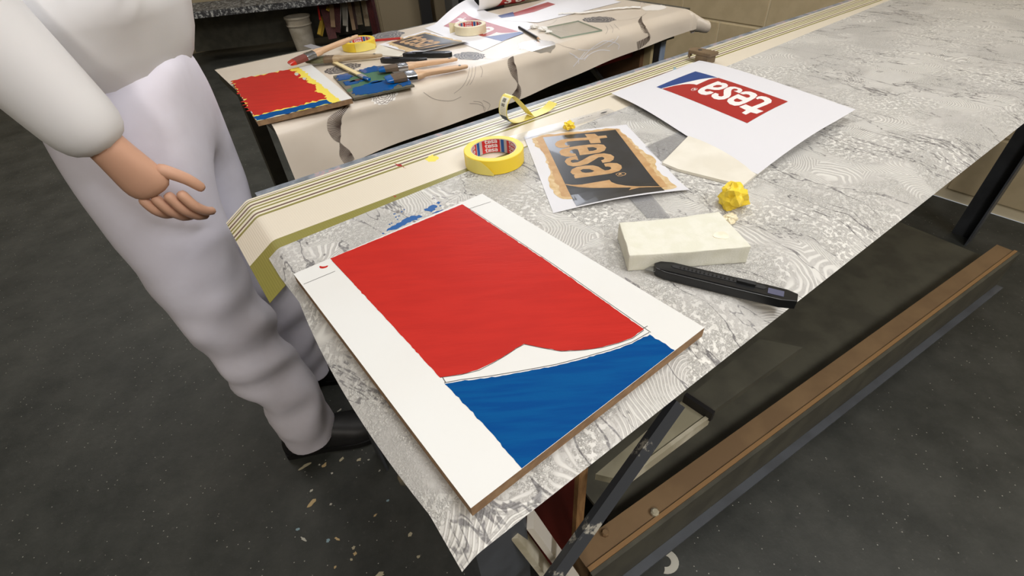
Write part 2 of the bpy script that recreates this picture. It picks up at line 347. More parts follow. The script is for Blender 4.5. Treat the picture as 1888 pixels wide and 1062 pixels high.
def smooth_by_angle(me, ang=R(38)):
    me.polygons.foreach_set('use_smooth', [True]*len(me.polygons))
    bm = bmesh.new(); bm.from_mesh(me)
    for e in bm.edges:
        if len(e.link_faces) == 2 and e.calc_face_angle(0) > ang: e.smooth = False
    bm.to_mesh(me); bm.free()
def abs_loc(o):
    v = Vector((0, 0, 0))
    while o is not None: v += o.location; o = o.parent
    return v
def tag(o, label=None, cat=None, group=None, kind=None):
    if label: o['label'] = label
    if cat: o['category'] = cat
    if group: o['group'] = group
    if kind: o['kind'] = kind
    return o
def thing(name, label, cat, loc=(0, 0, 0), rz=0, group=None):
    o = bpy.data.objects.new(name, None); COL.objects.link(o); o.location = loc; o.rotation_euler = (0, 0, rz); o.empty_display_size = .05
    return tag(o, label, cat, group)
def rough(poly, amp, step, seed=0, closed=True):
    """resample a polygon and jitter it for a hand-painted edge"""
    rnd = random.Random(seed); out = []; n = len(poly)
    for i in range(n if closed else n-1):
        a, b = poly[i], poly[(i+1) % n]; L = math.hypot(b[0]-a[0], b[1]-a[1]); k = max(1, int(L/step))
        for j in range(k):
            t = j/k; q = 0 if j == 0 else rnd.gauss(0, amp)
            nx, ny = -(b[1]-a[1])/(L or 1), (b[0]-a[0])/(L or 1)
            out.append((a[0]+(b[0]-a[0])*t+nx*q, a[1]+(b[1]-a[1])*t+ny*q))
    return out
def blob(cx, cy, rx, ry, rot=0, n=14, jag=.3, seed=0):
    rnd = random.Random(seed); out = []
    for k in range(n):
        a = 2*math.pi*k/n; q = 1+rnd.uniform(-jag, jag); x, y = rx*q*math.cos(a), ry*q*math.sin(a)
        out.append((cx+x*math.cos(rot)-y*math.sin(rot), cy+x*math.sin(rot)+y*math.cos(rot)))
    return out
def spline(pts, k=6):
    out = []; n = len(pts)
    for i in range(n-1):
        p0, p1, p2, p3 = pts[max(i-1, 0)], pts[i], pts[i+1], pts[min(i+2, n-1)]
        for j in range(k):
            t = j/k
            out.append(tuple(.5*(2*p1[a]+(p2[a]-p0[a])*t+(2*p0[a]-5*p1[a]+4*p2[a]-p3[a])*t*t+(3*p1[a]-p0[a]-3*p2[a]+p3[a])*t**3) for a in range(len(p1))))
    return out+[tuple(pts[-1])]
def cspline(pts, k=4):
    n = len(pts); out = []
    for i in range(n):
        p0, p1, p2, p3 = pts[i-1], pts[i], pts[(i+1) % n], pts[(i+2) % n]
        for j in range(k):
            t = j/k
            out.append(tuple(.5*(2*p1[a]+(p2[a]-p0[a])*t+(2*p0[a]-5*p1[a]+4*p2[a]-p3[a])*t*t+(3*p1[a]-p0[a]-3*p2[a]+p3[a])*t**3) for a in range(2)))
    return out
def bend(d, r, al):
    if d <= 0: return d, 0.
    L = r*al
    if d < L: return r*math.sin(d/r), r*(1-math.cos(d/r))
    e = d-L; return r*math.sin(al)+e*math.cos(al), r*(1-math.cos(al))+e*math.sin(al)
def sheet(name, f, grid, th, m, parent=None, loc=None):
    """thin sheet of wallpaper or paper; grid is rows of (u,v); f gives the top surface; real thickness below"""
    nr, nc = len(grid), len(grid[0]); P = [[Vector(f(u, v)) for u, v in row] for row in grid]
    sg_ = sum((P[i][j+1]-P[i][j]).cross(P[i+1][j]-P[i][j]).z for i in range(nr-1) for j in range(nc-1)); sg_ = 1 if sg_ >= 0 else -1
    vs = []; uvs = []; off = abs_loc(parent) if parent is not None else Vector(loc or (0, 0, 0))
    for k in (0, 1):
        for i in range(nr):
            for j in range(nc):
                a = P[i][min(j+1, nc-1)]-P[i][max(j-1, 0)]; b = P[min(i+1, nr-1)][j]-P[max(i-1, 0)][j]
                n = a.cross(b).normalized()*sg_
                vs.append(P[i][j]-off-(n*th if k else Vector((0, 0, 0)))); uvs.append(grid[i][j])
    fs = []; N = nr*nc
    for i in range(nr-1):
        for j in range(nc-1):
            q = (i*nc+j, i*nc+j+1, (i+1)*nc+j+1, (i+1)*nc+j); fs.append(q); fs.append(tuple(x+N for x in q[::-1]))
    for i in range(nr-1):
        for j in (0, nc-1): fs.append((i*nc+j, (i+1)*nc+j, (i+1)*nc+j+N, i*nc+j+N))
    for j in range(nc-1):
        for i in (0, nr-1): fs.append((i*nc+j, i*nc+j+1, i*nc+j+1+N, i*nc+j+N))
    me = bpy.data.meshes.new(name); me.from_pydata([tuple(v) for v in vs], [], fs); me.materials.append(M[m] if isinstance(m, str) else m)
    ul = me.uv_layers.new(name='UVMap')
    for lp in me.loops: ul.data[lp.index].uv = uvs[lp.vertex_index]
    bm = bmesh.new(); bm.from_mesh(me); bmesh.ops.recalc_face_normals(bm, faces=bm.faces[:]); bm.to_mesh(me); bm.free()
    smooth_by_angle(me, R(50))
    o = bpy.data.objects.new(name, me); COL.objects.link(o)
    if parent is not None: o.parent = parent
    elif loc is not None: o.location = loc
    return o
def copy_tree(o, parent=None):
    c = o.copy(); COL.objects.link(c)
    if parent is not None: c.parent = parent
    for ch in list(o.children): copy_tree(ch, c)
    return c
def lerp_grid(u0, u1, nu, v0, v1, nv):
    return [[(u0+(u1-u0)*j/nu, v0+(v1-v0)*i/nv) for j in range(nu+1)] for i in range(nv+1)]

# ------------------------------------------------------------------ the room
S0, S1, V0, V1, HC = -3.6, 2.6, -2.6, 6.3, 2.8
def wallslab(name, a, b, th, h=HC, m='wall'):
    a, b = Vector(a), Vector(b); d = (b-a).normalized(); n = Vector((d.y, -d.x, 0))*th/2
    mb = MB(); c = (a+b)/2+n; mb.box((c.x, c.y, h/2), ((b-a).length, th, h), math.atan2(d.y, d.x))
    return tag(mb.build(name, m), kind='structure')
fl = MB(); fl.add([rm(S0, V0, 0), rm(S1, V0, 0), rm(S1, V1, 0), rm(S0, V1, 0)], [(0, 1, 2, 3)]); fo = tag(fl.build('floor', 'floor'), kind='structure')
ce = MB(); ce.add([rm(S0, V0, HC), rm(S1, V0, HC), rm(S1, V1, HC), rm(S0, V1, HC)], [(3, 2, 1, 0)]); tag(ce.build('ceiling', 'ceiling'), kind='structure')
wallslab('wall_back', rm(S1, V1, 0), rm(S0, V1, 0), .1)
wallslab('wall_left', rm(S0, V1, 0), rm(S0, V0, 0), .1)
wallslab('wall_front', rm(S0, V0, 0), rm(S1, V0, 0), .1)
wr = wallslab('wall_right', rm(S1+.006, V0, 0), rm(S1+.006, V1, 0), .1, m='mortar')
bl = MB().box((0, 0, 0), (.012, .488, .238)); blk = None
k = 0
for r_ in range(11):
    for q in range(18):
        v = V0+.25+q*.5+(.25 if r_ % 2 else 0)
        if v > V1-.25: continue
        p = rm(S1+.006, v, .04+.25*r_+.125)
        if blk is None: ob = bl.build('block', 'block', wr, local=True, bevel=.003); blk = ob
        else: ob = blk.copy(); COL.objects.link(ob); ob.parent = wr
        ob.location = p; ob.rotation_euler = (0, 0, TH)
# paint drips and flecks stuck on the concrete floor
def fleck(x, y, rx, ry, rot, m, seed, nm='paint_fleck'):
    b = MB(); b.prism(blob(x, y, rx*.72, ry*.72, rot, 12, .35, seed), .0004, .0012); return b.build(nm, m, fo)
flk = [((-0.4886,0.9100,0.0000), .009, .007, 0, 'fleck_cream'), ((-0.4467,0.7212,0.0000), .008, .006, .3, 'fleck_cream'), ((-0.5387,0.7126,0.0000), .009, .007, 1, 'fleck_tan'), ((-0.5526,0.7152,0.0000), .004, .003, 0, 'fleck_white'),
  ((-0.5436,0.6118,0.0000), .018, .009, .9, 'fleck_tan'), ((-0.4797,0.5137,0.0000), .006, .005, 0, 'fleck_blue'), ((-0.5615,0.5460,0.0000), .006, .005, 0, 'fleck_blue'), ((-0.4582,0.5159,0.0000), .013, .004, -.5, 'fleck_tan'),
  ((-0.4147,0.4933,0.0000), .005, .006, 0, 'fleck_cream'), ((-0.4082,0.4797,0.0000), .006, .006, 0, 'fleck_tan'), ((-0.4144,0.4672,0.0000), .004, .004, 0, 'fleck_cream'), ((-0.4487,0.4534,0.0000), .004, .004, 0, 'fleck_tan'),
  ((-0.3507,0.6016,0.0000), .005, .004, 0, 'fleck_blue'), ((-0.2845,0.5137,0.0000), .008, .007, 0, 'fleck_cream'), ((-0.3433,0.4306,0.0000), .014, .007, .3, 'fleck_cream'), ((-0.3762,0.5667,0.0000), .006, .003, .7, 'fleck_tan'),
  ((-0.3848,0.6848,0.0000), .005, .003, 1, 'fleck_white'), ((-0.5378,0.8889,0.0000), .010, .004, .8, 'fleck_white'), ((-0.4950,0.7267,0.0000), .011, .006, 1, 'fleck_cream'), ((-0.5121,0.6871,0.0000), .004, .004, 0, 'fleck_white'),
  ((-0.5917,0.7136,0.0000), .02, .006, .6, 'fleck_cream'), ((-0.4198,0.7190,0.0000), .004, .003, 0, 'fleck_white'), ((-0.3812,0.7354,0.0000), .003, .003, 0, 'fleck_white'), ((-0.2599,0.4625,0.0000), .005, .005, 0, 'fleck_cream'),
  ((-0.5548,0.6425,0.0000), .006, .004, .8, 'fleck_white'), ((-0.4946,0.6025,0.0000), .004, .004, 0, 'fleck_white'), ((-0.5401,0.5217,0.0000), .012, .004, -.5, 'fleck_white')]
for i, (p, rx, ry, rt, m) in enumerate(flk): fleck(p[0], p[1], rx, ry, rt, m, i)
_p = (0.2944,0.4156,0.0000)
ring = [( _p[0]+.03*math.cos(R(a)), _p[1]+.026*math.sin(R(a))) for a in range(-110, 95, 15)]+[(_p[0]+.013*math.cos(R(a)), _p[1]+.012*math.sin(R(a))) for a in range(90, -115, -20)]
_b = MB(); _b.prism(rough(ring, .0012, .006, 3), .0004, .0014); _b.build('paint_fleck', 'fleck_white', fo)

# ------------------------------------------------------------------ front bench (the one with the painted sign)
A1 = R(34); O1 = Vector((-.0623, .1930, 0)); U1 = Vector((math.cos(A1), math.sin(A1), 0)); W1 = Vector((-math.sin(A1), math.cos(A1), 0))
def b1(u, v, z): return O1+U1*u+W1*v+Vector((0, 0, z))
LEN1 = 2.3; ZT = .7975
t = thing('workbench', 'near workbench under plaster-textured and striped wallpaper, holding the large sign', 'workbench', b1(LEN1/2, .32, 0))
def fbox(mb, f, u0, u1, v0, v1, z0, z1):
    vs = [f(u, v, z) for z in (z0, z1) for u, v in ((u0, v0), (u1, v0), (u1, v1), (u0, v1))]
    return mb.add(vs, [(0,3,2,1),(4,5,6,7),(0,1,5,4),(1,2,6,5),(2,3,7,6),(3,0,4,7)])
fbox(MB(), b1, .012, LEN1, .012, .655, .762, ZT).build('tabletop', M['paintedge'], t)
fbox(MB(), b1, .03, LEN1-.02, .022, .064, .72, .7618).build('front_rail', 'bench_steel', t)
fbox(MB(), b1, .03, LEN1-.02, .60, .64, .72, .7618).build('back_rail', 'bench_dark', t)
def lpost(u, v, su, sv, top=.7618):
    mb = MB(); fbox(mb, b1, u, u+su*.07, v, v+sv*.006, 0, top); fbox(mb, b1, u, u+su*.006, v+sv*.0062, v+sv*.07, 0, top)
    return mb.build('leg', 'bench_steel', t)
lpost(.016, .022, 1, 1); lpost(.022, .645, 1, -1); lpost(LEN1-.02, .022, -1, 1); lpost(LEN1-.02, .645, -1, -1)
fbox(MB(), b1, .034, .05, .10, .57, .60, .70).build('end_rail', 'bench_steel', t)
# diagonal steel brace with chipped paint in front of the stored boards
br = MB(); br.bar((0.2015,0.3698,0.6500), (0.0114,0.2147,0.5000), .017, .012, (.3, -.8, .5)); br.build('diagonal_brace', M['chipped'], t)
# shelf with a white lipped edge under the top
sh = MB()
sp = [(0.1025,0.3622,0.5000), (0.2723,0.4826,0.5000), (0.2971,0.4484,0.5000), (0.1352,0.3512,0.5000)]
def slab(pts, z0, z1):
    return MB().prism([p[:2] for p in pts], z0, z1)
slab(sp, .484, .50).build('drawer_tray', 'bench_panel', t)
e0, e1 = Vector(sp[3]), Vector(sp[2]); dn = Vector((e1.y-e0.y, -(e1.x-e0.x), 0)).normalized()
MB().bar(e0+dn*.004+Vector((0, 0, -.008)), e1+dn*.004+Vector((0, 0, -.008)), .006, .022).build('white_edge', 'bench_cream', t)
sp2 = [(0.2749,0.4824,0.5000), (0.4495,0.6019,0.5000), (0.5162,0.5748,0.5000), (0.3066,0.4528,0.5000)]
slab(sp2, .484, .50).build('drawer_tray', 'bench_dark', t)
MB().bar((0.2697,0.4790,0.5080), (0.3017,0.4393,0.5080), .008, .02).build('divider', 'dark_post', t)
# lower beam with steel angle, plate behind it
bz = -.55
bp0, bp1 = Vector((0.0967,0.3212,0.2500)), Vector((0.4064,0.4925,0.2500)); bd = (bp1-bp0).normalized(); bn = Vector((-bd.y, bd.x, 0))
end = bp0+bd*1.6
def along(a, n0, n1, z0, z1, L0=0, L1=1.6):
    vs = [bp0+bd*s+bn*n for s, n in ((L0, n0), (L1, n0), (L1, n1), (L0, n1))]
    return MB().prism([(v.x, v.y) for v in vs], z0, z1)
along(0, 0, .045, .18, .25).build('lower_beam', 'beam_wood', t)
along(0, -.004, .004, .2505, .254).build('beam_edge', 'beam_crest', t)
along(0, -.012, -.0045, .13, .252).build('beam_face', 'bench_dark', t)
along(0, -.03, -.0125, .125, .131).build('steel_angle', 'bench_steel', t)
along(0, .05, .45, .19, .20, .1).build('bottom_shelf', 'bench_dark', t)
bo = Vector((0.2361,0.4105,0.2600)); bb = MB(); bb.lathe([(.008, 0), (.008, .006), (.005, .009)], 8, (bo.x, bo.y, .2505)); bb.build('bolt', 'bench_cream', t)
bo2 = Vector((0.1368,0.3801,0.2600)); bb = MB(); bb.lathe([(.007, 0), (.007, .006), (.005, .009)], 8, (bo2.x, bo2.y, .2505)); bb.build('bolt', 'beam_wood', t)
# dark back panel closing the bench
fbox(MB(), b1, .2, LEN1-.05, .46, .48, .02, .70).build('back_panel', 'bench_dark', t)
# castor cap beside the left leg
cp = Vector((-0.2602,0.5298,0.2250)); cb = MB(); cb.tube([cp+Vector((.03, .02, 0)), cp, cp+Vector((-.006, -.004, 0))], [.016, .016, .009], 14); cb.build('end_cap', 'chrome_cap', t, smooth=True)

# boards stored under the bench
def leanboard(name, label, pts, mats, group=None):
    pass
rb = thing('storage_board', 'dark red board with raw wood edge standing under the near bench', 'board', b1(.16, .16, 0))
q0, q1 = Vector((0.0888,0.3667,0.5000)), Vector((0.0888,0.3667,0.5000))
a = b1(.205, .06, 0); b_ = b1(.15, .40, 0)
rp = [b1(.225, .075, 0), b1(.19, .42, 0)]
MB().bar(Vector((rp[0].x, rp[0].y, .37)), Vector((rp[1].x, rp[1].y, .37)), .016, .70).build('panel', 'red_board', rb)
MB().bar(Vector((rp[0].x, rp[0].y, .37))-W1*.0, Vector((rp[0].x, rp[0].y, .37))-W1*.009, .018, .70).build('wood_edge', 'wood_edge', rb)
for i, (pa, pb, m, lab) in enumerate((((-0.0185,0.2575,0.5800), (0.0359,0.2551,0.3800), 'bench_cream', 'stained white slat leaning under the near bench, the left of two'), ((0.0018,0.2670,0.5800), (0.0621,0.2605,0.3800), 'plank_white', 'clean white slat leaning under the near bench, the right of two'))):
    pa, pb = Vector(pa), Vector(pb); pb = pa+(pb-pa)*((pa.z-.012)/(pa.z-pb.z))
    o = MB().bar(pa, pb, .022, .009, (0, 0, 1)).build('wooden_slat', m, loc=Vector(pb)); tag(o, lab, 'slat')

# striped wallpaper (lies under the textured one)
def drape1(z):
    def f(u, v):
        hu, du = bend(-u, .0204, .5505); hv, dv = bend(-v, .0098, .3646)
        return b1(-hu, -hv, z-du-dv)
    return f
def gridl(us, vs): return [[(u, v) for u in us] for v in vs]
def rng(a, b, n): return [a+(b-a)*i/n for i in range(n+1)]
f1 = drape1(.7985)
us = rng(-.055, .02, 20)+rng(.05, LEN1-.01, 20)
so = sheet('wallpaper', f1, gridl(us, rng(.38, .636, 8)), .0006, M['stripe'])
tag(so, 'cream wallpaper strip with olive and mauve stripes along the far edge of near bench', 'wallpaper')
def dec1(x, y, z=.79865): return (x, y, z)
for pts, m, nm in (([(-0.1937,0.8163,0.8000),(-0.1787,0.8051,0.8000),(-0.1692,0.7908,0.8000),(-0.1768,0.7984,0.8000),(-0.1882,0.8045,0.8000)], 'print_red', 'paint_mark'), ([(-0.1398,0.8229,0.8000),(-0.1286,0.8415,0.8000),(-0.1145,0.8254,0.8000),(-0.1193,0.8106,0.8000),(-0.1319,0.8105,0.8000)], 'paint_yellow', 'paint_mark'), ([(-0.1795,0.6961,0.8000),(-0.1730,0.6934,0.8000),(-0.1758,0.6886,0.8000)], 'print_red', 'paint_mark')):
    b = MB(); b.prism(rough([p[:2] for p in pts], .0012, .004, 5), .79855, .7987); b.build(nm, m, so)

# plaster-look wallpaper on top
f1b = drape1(.7995)
rows = []
uu = [0]*0
for v in rng(-.0485, .03, 22)+rng(.05, .40, 20):
    a_ = max(.0223+.1166*v-.3683*v*v, .013+.06*max(v-.2, 0)) if v > 0 else .0223+.0*v
    row = [(-a_+(a_+.02)*j/14, v) for j in range(15)]+[(.02+(LEN1-.03)*j/24, v) for j in range(1, 25)]
    rows.append(row)
# last row follows the slanted far edge of the sheet
rows.append([(u, .455+.05*max(u, 0)*.9) for u, v in rows[-1]])
wp = sheet('wallpaper', f1b, rows, .0007, M['plaster'])
tag(wp, 'white plaster-textured wallpaper sheet with grey veins lying under the large painted sign', 'wallpaper')
def splat(pts, m, seed, amp=.0015, par=None, z=.7998):
    b = MB(); b.prism(rough([p[:2] for p in pts], amp, .003, seed), .7994, z); return b.build('paint_splatter', m, par or wp)
splat([(-0.1729,0.5897,0.8000),(-0.1676,0.6019,0.8000),(-0.1545,0.6163,0.8000),(-0.1429,0.6268,0.8000),(-0.1309,0.6282,0.8000),(-0.1247,0.6228,0.8000),(-0.1315,0.6192,0.8000),(-0.1448,0.6090,0.8000),(-0.1566,0.5961,0.8000)], 'paint_blue_wet', 1)
splat([(-0.1230,0.6396,0.8000),(-0.1181,0.6501,0.8000),(-0.1111,0.6556,0.8000),(-0.1049,0.6514,0.8000),(-0.1066,0.6404,0.8000),(-0.1126,0.6334,0.8000)], 'paint_blue_wet', 2)
splat([(-0.1072,0.6600,0.8000),(-0.1042,0.6645,0.8000),(-0.1006,0.6607,0.8000),(-0.1028,0.6560,0.8000)], 'paint_blue_wet', 3, .0005)
splat([(-0.1114,0.6286,0.8000),(-0.1061,0.6341,0.8000),(-0.0942,0.6387,0.8000),(-0.1034,0.6306,0.8000)], 'paint_blue_wet', 4, .001)
dots = [(-0.1775,0.5847,0.8000),(-0.1647,0.6268,0.8000),(-0.1685,0.6366,0.8000),(-0.1602,0.6292,0.8000),(-0.1689,0.6108,0.8000),(-0.0999,0.6507,0.8000),(-0.1585,0.6414,0.8000),(-0.1614,0.6202,0.8000),(-0.1551,0.6473,0.8000),(-0.1717,0.6083,0.8000)]
b = MB()
for i, p in enumerate(dots): b.prism(blob(p[0], p[1], .0016, .0014, 0, 7, .4, i), .7994, .7998)
tag(b.build('paint_splatter', 'paint_blue_wet', wp), kind='stuff')
b = MB()
for i, p in enumerate([(-0.0880,0.2260,0.7880),(-0.0889,0.2250,0.7880),(-0.0996,0.2153,0.7880)]): b.prism(blob(p[0], p[1], .001, .0012, 0, 7, .4, i), p[2]+.0, p[2]+.0006)

# ------------------------------------------------------------------ the painted sign
pc = Vector((-.0392, .4176, .8002)); AB = R(35.5); BU = Vector((math.cos(AB), math.sin(AB), 0)); BW = Vector((-math.sin(AB), math.cos(AB), 0))
sg = thing('painted_sign', 'large white board with a red field, white page curl and blue end', 'sign', pc)
brd = [p[:2] for p in [(-0.0347,0.6546,0.8130),(0.1932,0.3424,0.8130),(-0.0431,0.1736,0.8130),(-0.2710,0.4858,0.8130)]]
MB().prism(brd, .8002, .8127).build('board', 'mdf', sg)
MB().prism(brd, .81275, .8130).build('white_face', 'white_laminate', sg)
redp = [(-0.0643,0.6265,0.8130),(0.0491,0.4684,0.8130),(0.1320,0.3464,0.8130),(0.1171,0.3355,0.8130),(0.1022,0.3302,0.8130),(0.0851,0.3260,0.8130),(0.0659,0.3243,0.8130),(0.0444,0.3249,0.8130),(0.0260,0.3312,0.8130),(0.0079,0.3382,0.8130),(-0.0006,0.3331,0.8130),(-0.0124,0.3240,0.8130),(-0.0260,0.3154,0.8130),(-0.0393,0.3084,0.8130),(-0.0549,0.3045,0.8130),(-0.0752,0.3024,0.8130),(-0.1494,0.4029,0.8130),(-0.2313,0.5128,0.8130)]
redp = [p[:2] for p in redp]
MB().prism(rough(redp, .00028, .004, 2), .8129, .81335).build('red_field', 'red_paint', sg)
blup = [p[:2] for p in [(-0.0028,0.2028,0.8130),(-0.0341,0.2479,0.8130),(-0.0700,0.2940,0.8130),(-0.0546,0.2959,0.8130),(-0.0289,0.2974,0.8130),(0.0024,0.3011,0.8130),(0.0367,0.3060,0.8130),(0.0639,0.3123,0.8130),(0.0919,0.3195,0.8130),(0.1152,0.3275,0.8130),(0.1360,0.3382,0.8130),(0.1542,0.3149,0.8130)]]
MB().prism(rough(blup, .0004, .0035, 4, closed=False)+[blup[-1]], .8129, .8133).build('blue_field', 'blue_paint', sg)
ff = lambda x, y: (x, y, .81312)
pl = MB()
for ln in ([(-0.2517,0.4633,0.8130),(-0.2185,0.4851,0.8130)], [(-0.0559,0.6114,0.8130),(-0.0218,0.6283,0.8130)], [(-0.2283,0.5089,0.8130),(-0.1497,0.4047,0.8130),(-0.0732,0.3035,0.8130),(-0.0690,0.2952,0.8130)], [(-0.0618,0.6230,0.8130),(-0.0416,0.5974,0.8130),(0.0522,0.4669,0.8130),(0.1338,0.3470,0.8130),(0.1378,0.3411,0.8130)],
           [(-0.0747,0.3023,0.8130),(-0.0549,0.3038,0.8130),(-0.0377,0.3076,0.8130),(-0.0244,0.3153,0.8130),(-0.0114,0.3239,0.8130),(0.0005,0.3330,0.8130),(0.0084,0.3374,0.8130),(0.0265,0.3304,0.8130),(0.0443,0.3242,0.8130)], [(-0.0706,0.2954,0.8130),(-0.0547,0.2978,0.8130),(-0.0288,0.2994,0.8130),(0.0025,0.3031,0.8130),(0.0370,0.3080,0.8130),(0.0643,0.3144,0.8130),(0.0923,0.3217,0.8130),(0.1157,0.3296,0.8130),(0.1362,0.3413,0.8130)], [(0.1278,0.3452,0.8130),(0.1370,0.3506,0.8130)], [(0.0443,0.3242,0.8130),(0.0657,0.3236,0.8130),(0.0850,0.3253,0.8130),(0.1021,0.3295,0.8130),(0.1175,0.3347,0.8130),(0.1316,0.3449,0.8130)]):
    pl.line([p[:2] for p in ln], .0009, ff)
pl.build('pencil_lines', 'pencil', sg)
_p = (-0.2358,0.4972,0.8130)
mk = [(_p[0]+.0055*math.cos(R(a)), _p[1]+.0045*math.sin(R(a))) for a in range(170, 371, 20)]+[(_p[0]+.0035*math.cos(R(a)), _p[1]+.0005+.0012*math.sin(R(a))) for a in range(360, 175, -30)]
MB().prism(mk, .8129, .8133).build('paint_mark', 'red_paint', sg)

# ------------------------------------------------------------------ the logo drawn once, in its own units (height 1, length 1.88)
L_T = [(0.045,0.563),(0.065,0.696),(0.154,0.718),(0.158,0.826),(0.236,0.820),(0.239,0.715),(0.379,0.696),(0.360,0.562),(0.245,0.567),(0.226,0.384),(0.223,0.288),(0.254,0.247),(0.303,0.232),(0.344,0.249),(0.343,0.291),(0.389,0.274),(0.402,0.189),(0.378,0.135),(0.318,0.107),(0.252,0.112),(0.183,0.153),(0.138,0.234),(0.138,0.356),(0.158,0.568)]
L_E = [(0.506,0.115),(0.439,0.158),(0.400,0.272),(0.388,0.406),(0.389,0.539),(0.408,0.658),(0.450,0.714),(0.536,0.722),(0.624,0.677),(0.665,0.599),(0.671,0.466),(0.671,0.343),(0.575,0.354),(0.491,0.359),(0.475,0.325),(0.493,0.268),(0.542,0.239),(0.584,0.253),(0.609,0.299),(0.670,0.300),(0.677,0.232),(0.658,0.167),(0.603,0.117)]
L_EH = [(0.470,0.488),(0.479,0.565),(0.525,0.601),(0.570,0.586),(0.587,0.536),(0.583,0.483)]
L_S = [(0.791,0.121),(0.723,0.159),(0.690,0.229),(0.679,0.302),(0.802,0.293),(0.770,0.255),(0.777,0.208),(0.812,0.191),(0.851,0.208),(0.853,0.270),(0.815,0.336),(0.727,0.451),(0.691,0.544),(0.699,0.649),(0.753,0.718),(0.831,0.741),(0.911,0.707),(0.955,0.646),(0.955,0.558),(0.881,0.559),(0.870,0.594),(0.831,0.617),(0.792,0.599),(0.792,0.551),(0.856,0.475),(0.931,0.375),(0.954,0.279),(0.948,0.191),(0.898,0.136)]
L_A = [(1.086,0.124),(1.018,0.158),(0.972,0.230),(0.966,0.343),(0.986,0.429),(1.041,0.482),(1.112,0.508),(1.156,0.529),(1.159,0.580),(1.132,0.616),(1.087,0.618),(1.066,0.584),(1.065,0.562),(0.983,0.565),(0.979,0.639),(1.014,0.723),(1.084,0.754),(1.157,0.740),(1.217,0.689),(1.251,0.581),(1.252,0.412),(1.249,0.142),(1.179,0.143),(1.165,0.162),(1.138,0.136)]
L_AH = [(1.070,0.248),(1.046,0.289),(1.068,0.362),(1.131,0.407),(1.157,0.372),(1.151,0.296),(1.123,0.259)]
L_CURL = [(1.349,0.009),(1.386,0.068),(1.402,0.127),(1.412,0.187),(1.406,0.295),(1.401,0.426),(1.398,0.515),(1.453,0.520),(1.525,0.564),(1.598,0.651),(1.662,0.774),(1.744,1.004),(1.764,1.002),(1.693,0.774),(1.592,0.478),(1.530,0.283),(1.460,0.133),(1.411,0.062),(1.355,-0.008)]
L_RECT = [(0, 0), (0, 1), (1.88, 1), (1.88, 0)]
L_RING = [(1.283,0.622),(1.263,0.651),(1.260,0.692),(1.278,0.733),(1.304,0.747),(1.339,0.724),(1.353,0.674),(1.340,0.633)]
L_RINGH = [(1.288,0.630),(1.271,0.654),(1.269,0.689),(1.286,0.728),(1.304,0.738),(1.330,0.719),(1.343,0.675),(1.332,0.639)]
L_RR = [(1.315,0.646),(1.279,0.665),(1.280,0.692),(1.300,0.693),(1.305,0.678),(1.328,0.703),(1.329,0.691),(1.306,0.666),(1.323,0.656)]
LETTERS = [[L_T], [L_E, L_EH], [L_S], [L_A, L_AH]]
LX0 = min(p[0] for p in L_T); LX1 = max(p[0] for p in L_A)
def quadmap(bl_, tl, tr_, br_, z=0, zf=None):
    """logo units -> a place on a sheet, given the four corners of the logo there"""
    bl_, tl, tr_, br_ = [Vector(p) for p in (bl_, tl, tr_, br_)]
    def f(X, Y):
        s = X/1.88; p = bl_*(1-s)*(1-Y)+br_*s*(1-Y)+tl*(1-s)*Y+tr_*s*Y
        return (p.x, p.y, (zf(p.x, p.y) if zf else p.z)+z)
    return f
def logo(parent, f, field, blue, letter, curl, cuts=None, dz=.00015, ring=True):
    f_ = lambda k: (lambda x, y: (lambda p: (p[0], p[1], p[2]+dz*k))(f(x, y)))
    cutline = [p for p in L_CURL]
    low = [(0, 0), (0, 1)]+[(p[0], p[1]) for p in sorted(L_CURL[-7:-1], key=lambda q: -q[1])]
    top_edge = L_CURL[12:18]                       # from the upper end of the curl back to the lower end
    MB().sheetpoly([[(0, 0), (0, 1), (L_CURL[12][0], 1)]+top_edge+[(L_CURL[18][0], 0)]], f_(1), cuts).build('printed_field', field, parent)
    MB().sheetpoly([[(L_CURL[12][0], 1), (1.88, 1), (1.88, 0), (L_CURL[18][0], 0)]+top_edge[::-1]], f_(1), cuts).build('printed_end', blue, parent)
    b = MB()
    for lp in LETTERS: b.sheetpoly(lp, f_(2), cuts)
    if ring: b.sheetpoly([L_RING, L_RINGH], f_(2)); b.sheetpoly([L_RR], f_(2))
    b.build('printed_lettering', letter, parent)
    MB().sheetpoly([L_CURL], f_(2), cuts).build('printed_curl', curl, parent)

# sheet with the gold and black print
pg = [Vector(p) for p in [(0.0438,0.8871,0.8020),(0.2439,0.9083,0.8020),(0.2765,0.6366,0.8020),(0.0678,0.6048,0.8020)]]
def zpg(x, y):
    """sheet lies flat at the far side and its near edge lifts slightly"""
    p = Vector((x, y, 0)); a = pg[3]; d = (pg[2]-pg[3]); d.z = 0; n = Vector((-d.y, d.x, 0)).normalized()
    s = (p-Vector((a.x, a.y, 0))).dot(n); q = (p-Vector((a.x, a.y, 0))).dot(d.normalized())/d.length
    return .8003+.007*max(0, 1-s/.07)**2*(math.sin(math.pi*min(max(q, 0), 1))*.8)+.004*max(0, 1-s/.05)**2*max(0, q)
def fpg(u, v):
    p = (pg[3]*(1-u)+pg[2]*u)*(1-v)+(pg[0]*(1-u)+pg[1]*u)*v; p.z = zpg(p.x, p.y); return p
gs = thing('printed_sheet', 'white sheet with a black logo painted in gold, lying beside the yellow tape roll', 'paper', (pg[0].x, pg[0].y, .8003))
sheet('paper', fpg, lerp_grid(0, 1, 16, 0, 1, 24), .0003, 'paper', gs)
gc = [(0.0788,0.8756,0.8020),(0.2182,0.8862,0.8020),(0.2391,0.6371,0.8020),(0.1030,0.6136,0.8020)]
fg = quadmap(*gc, z=.0002, zf=zpg)
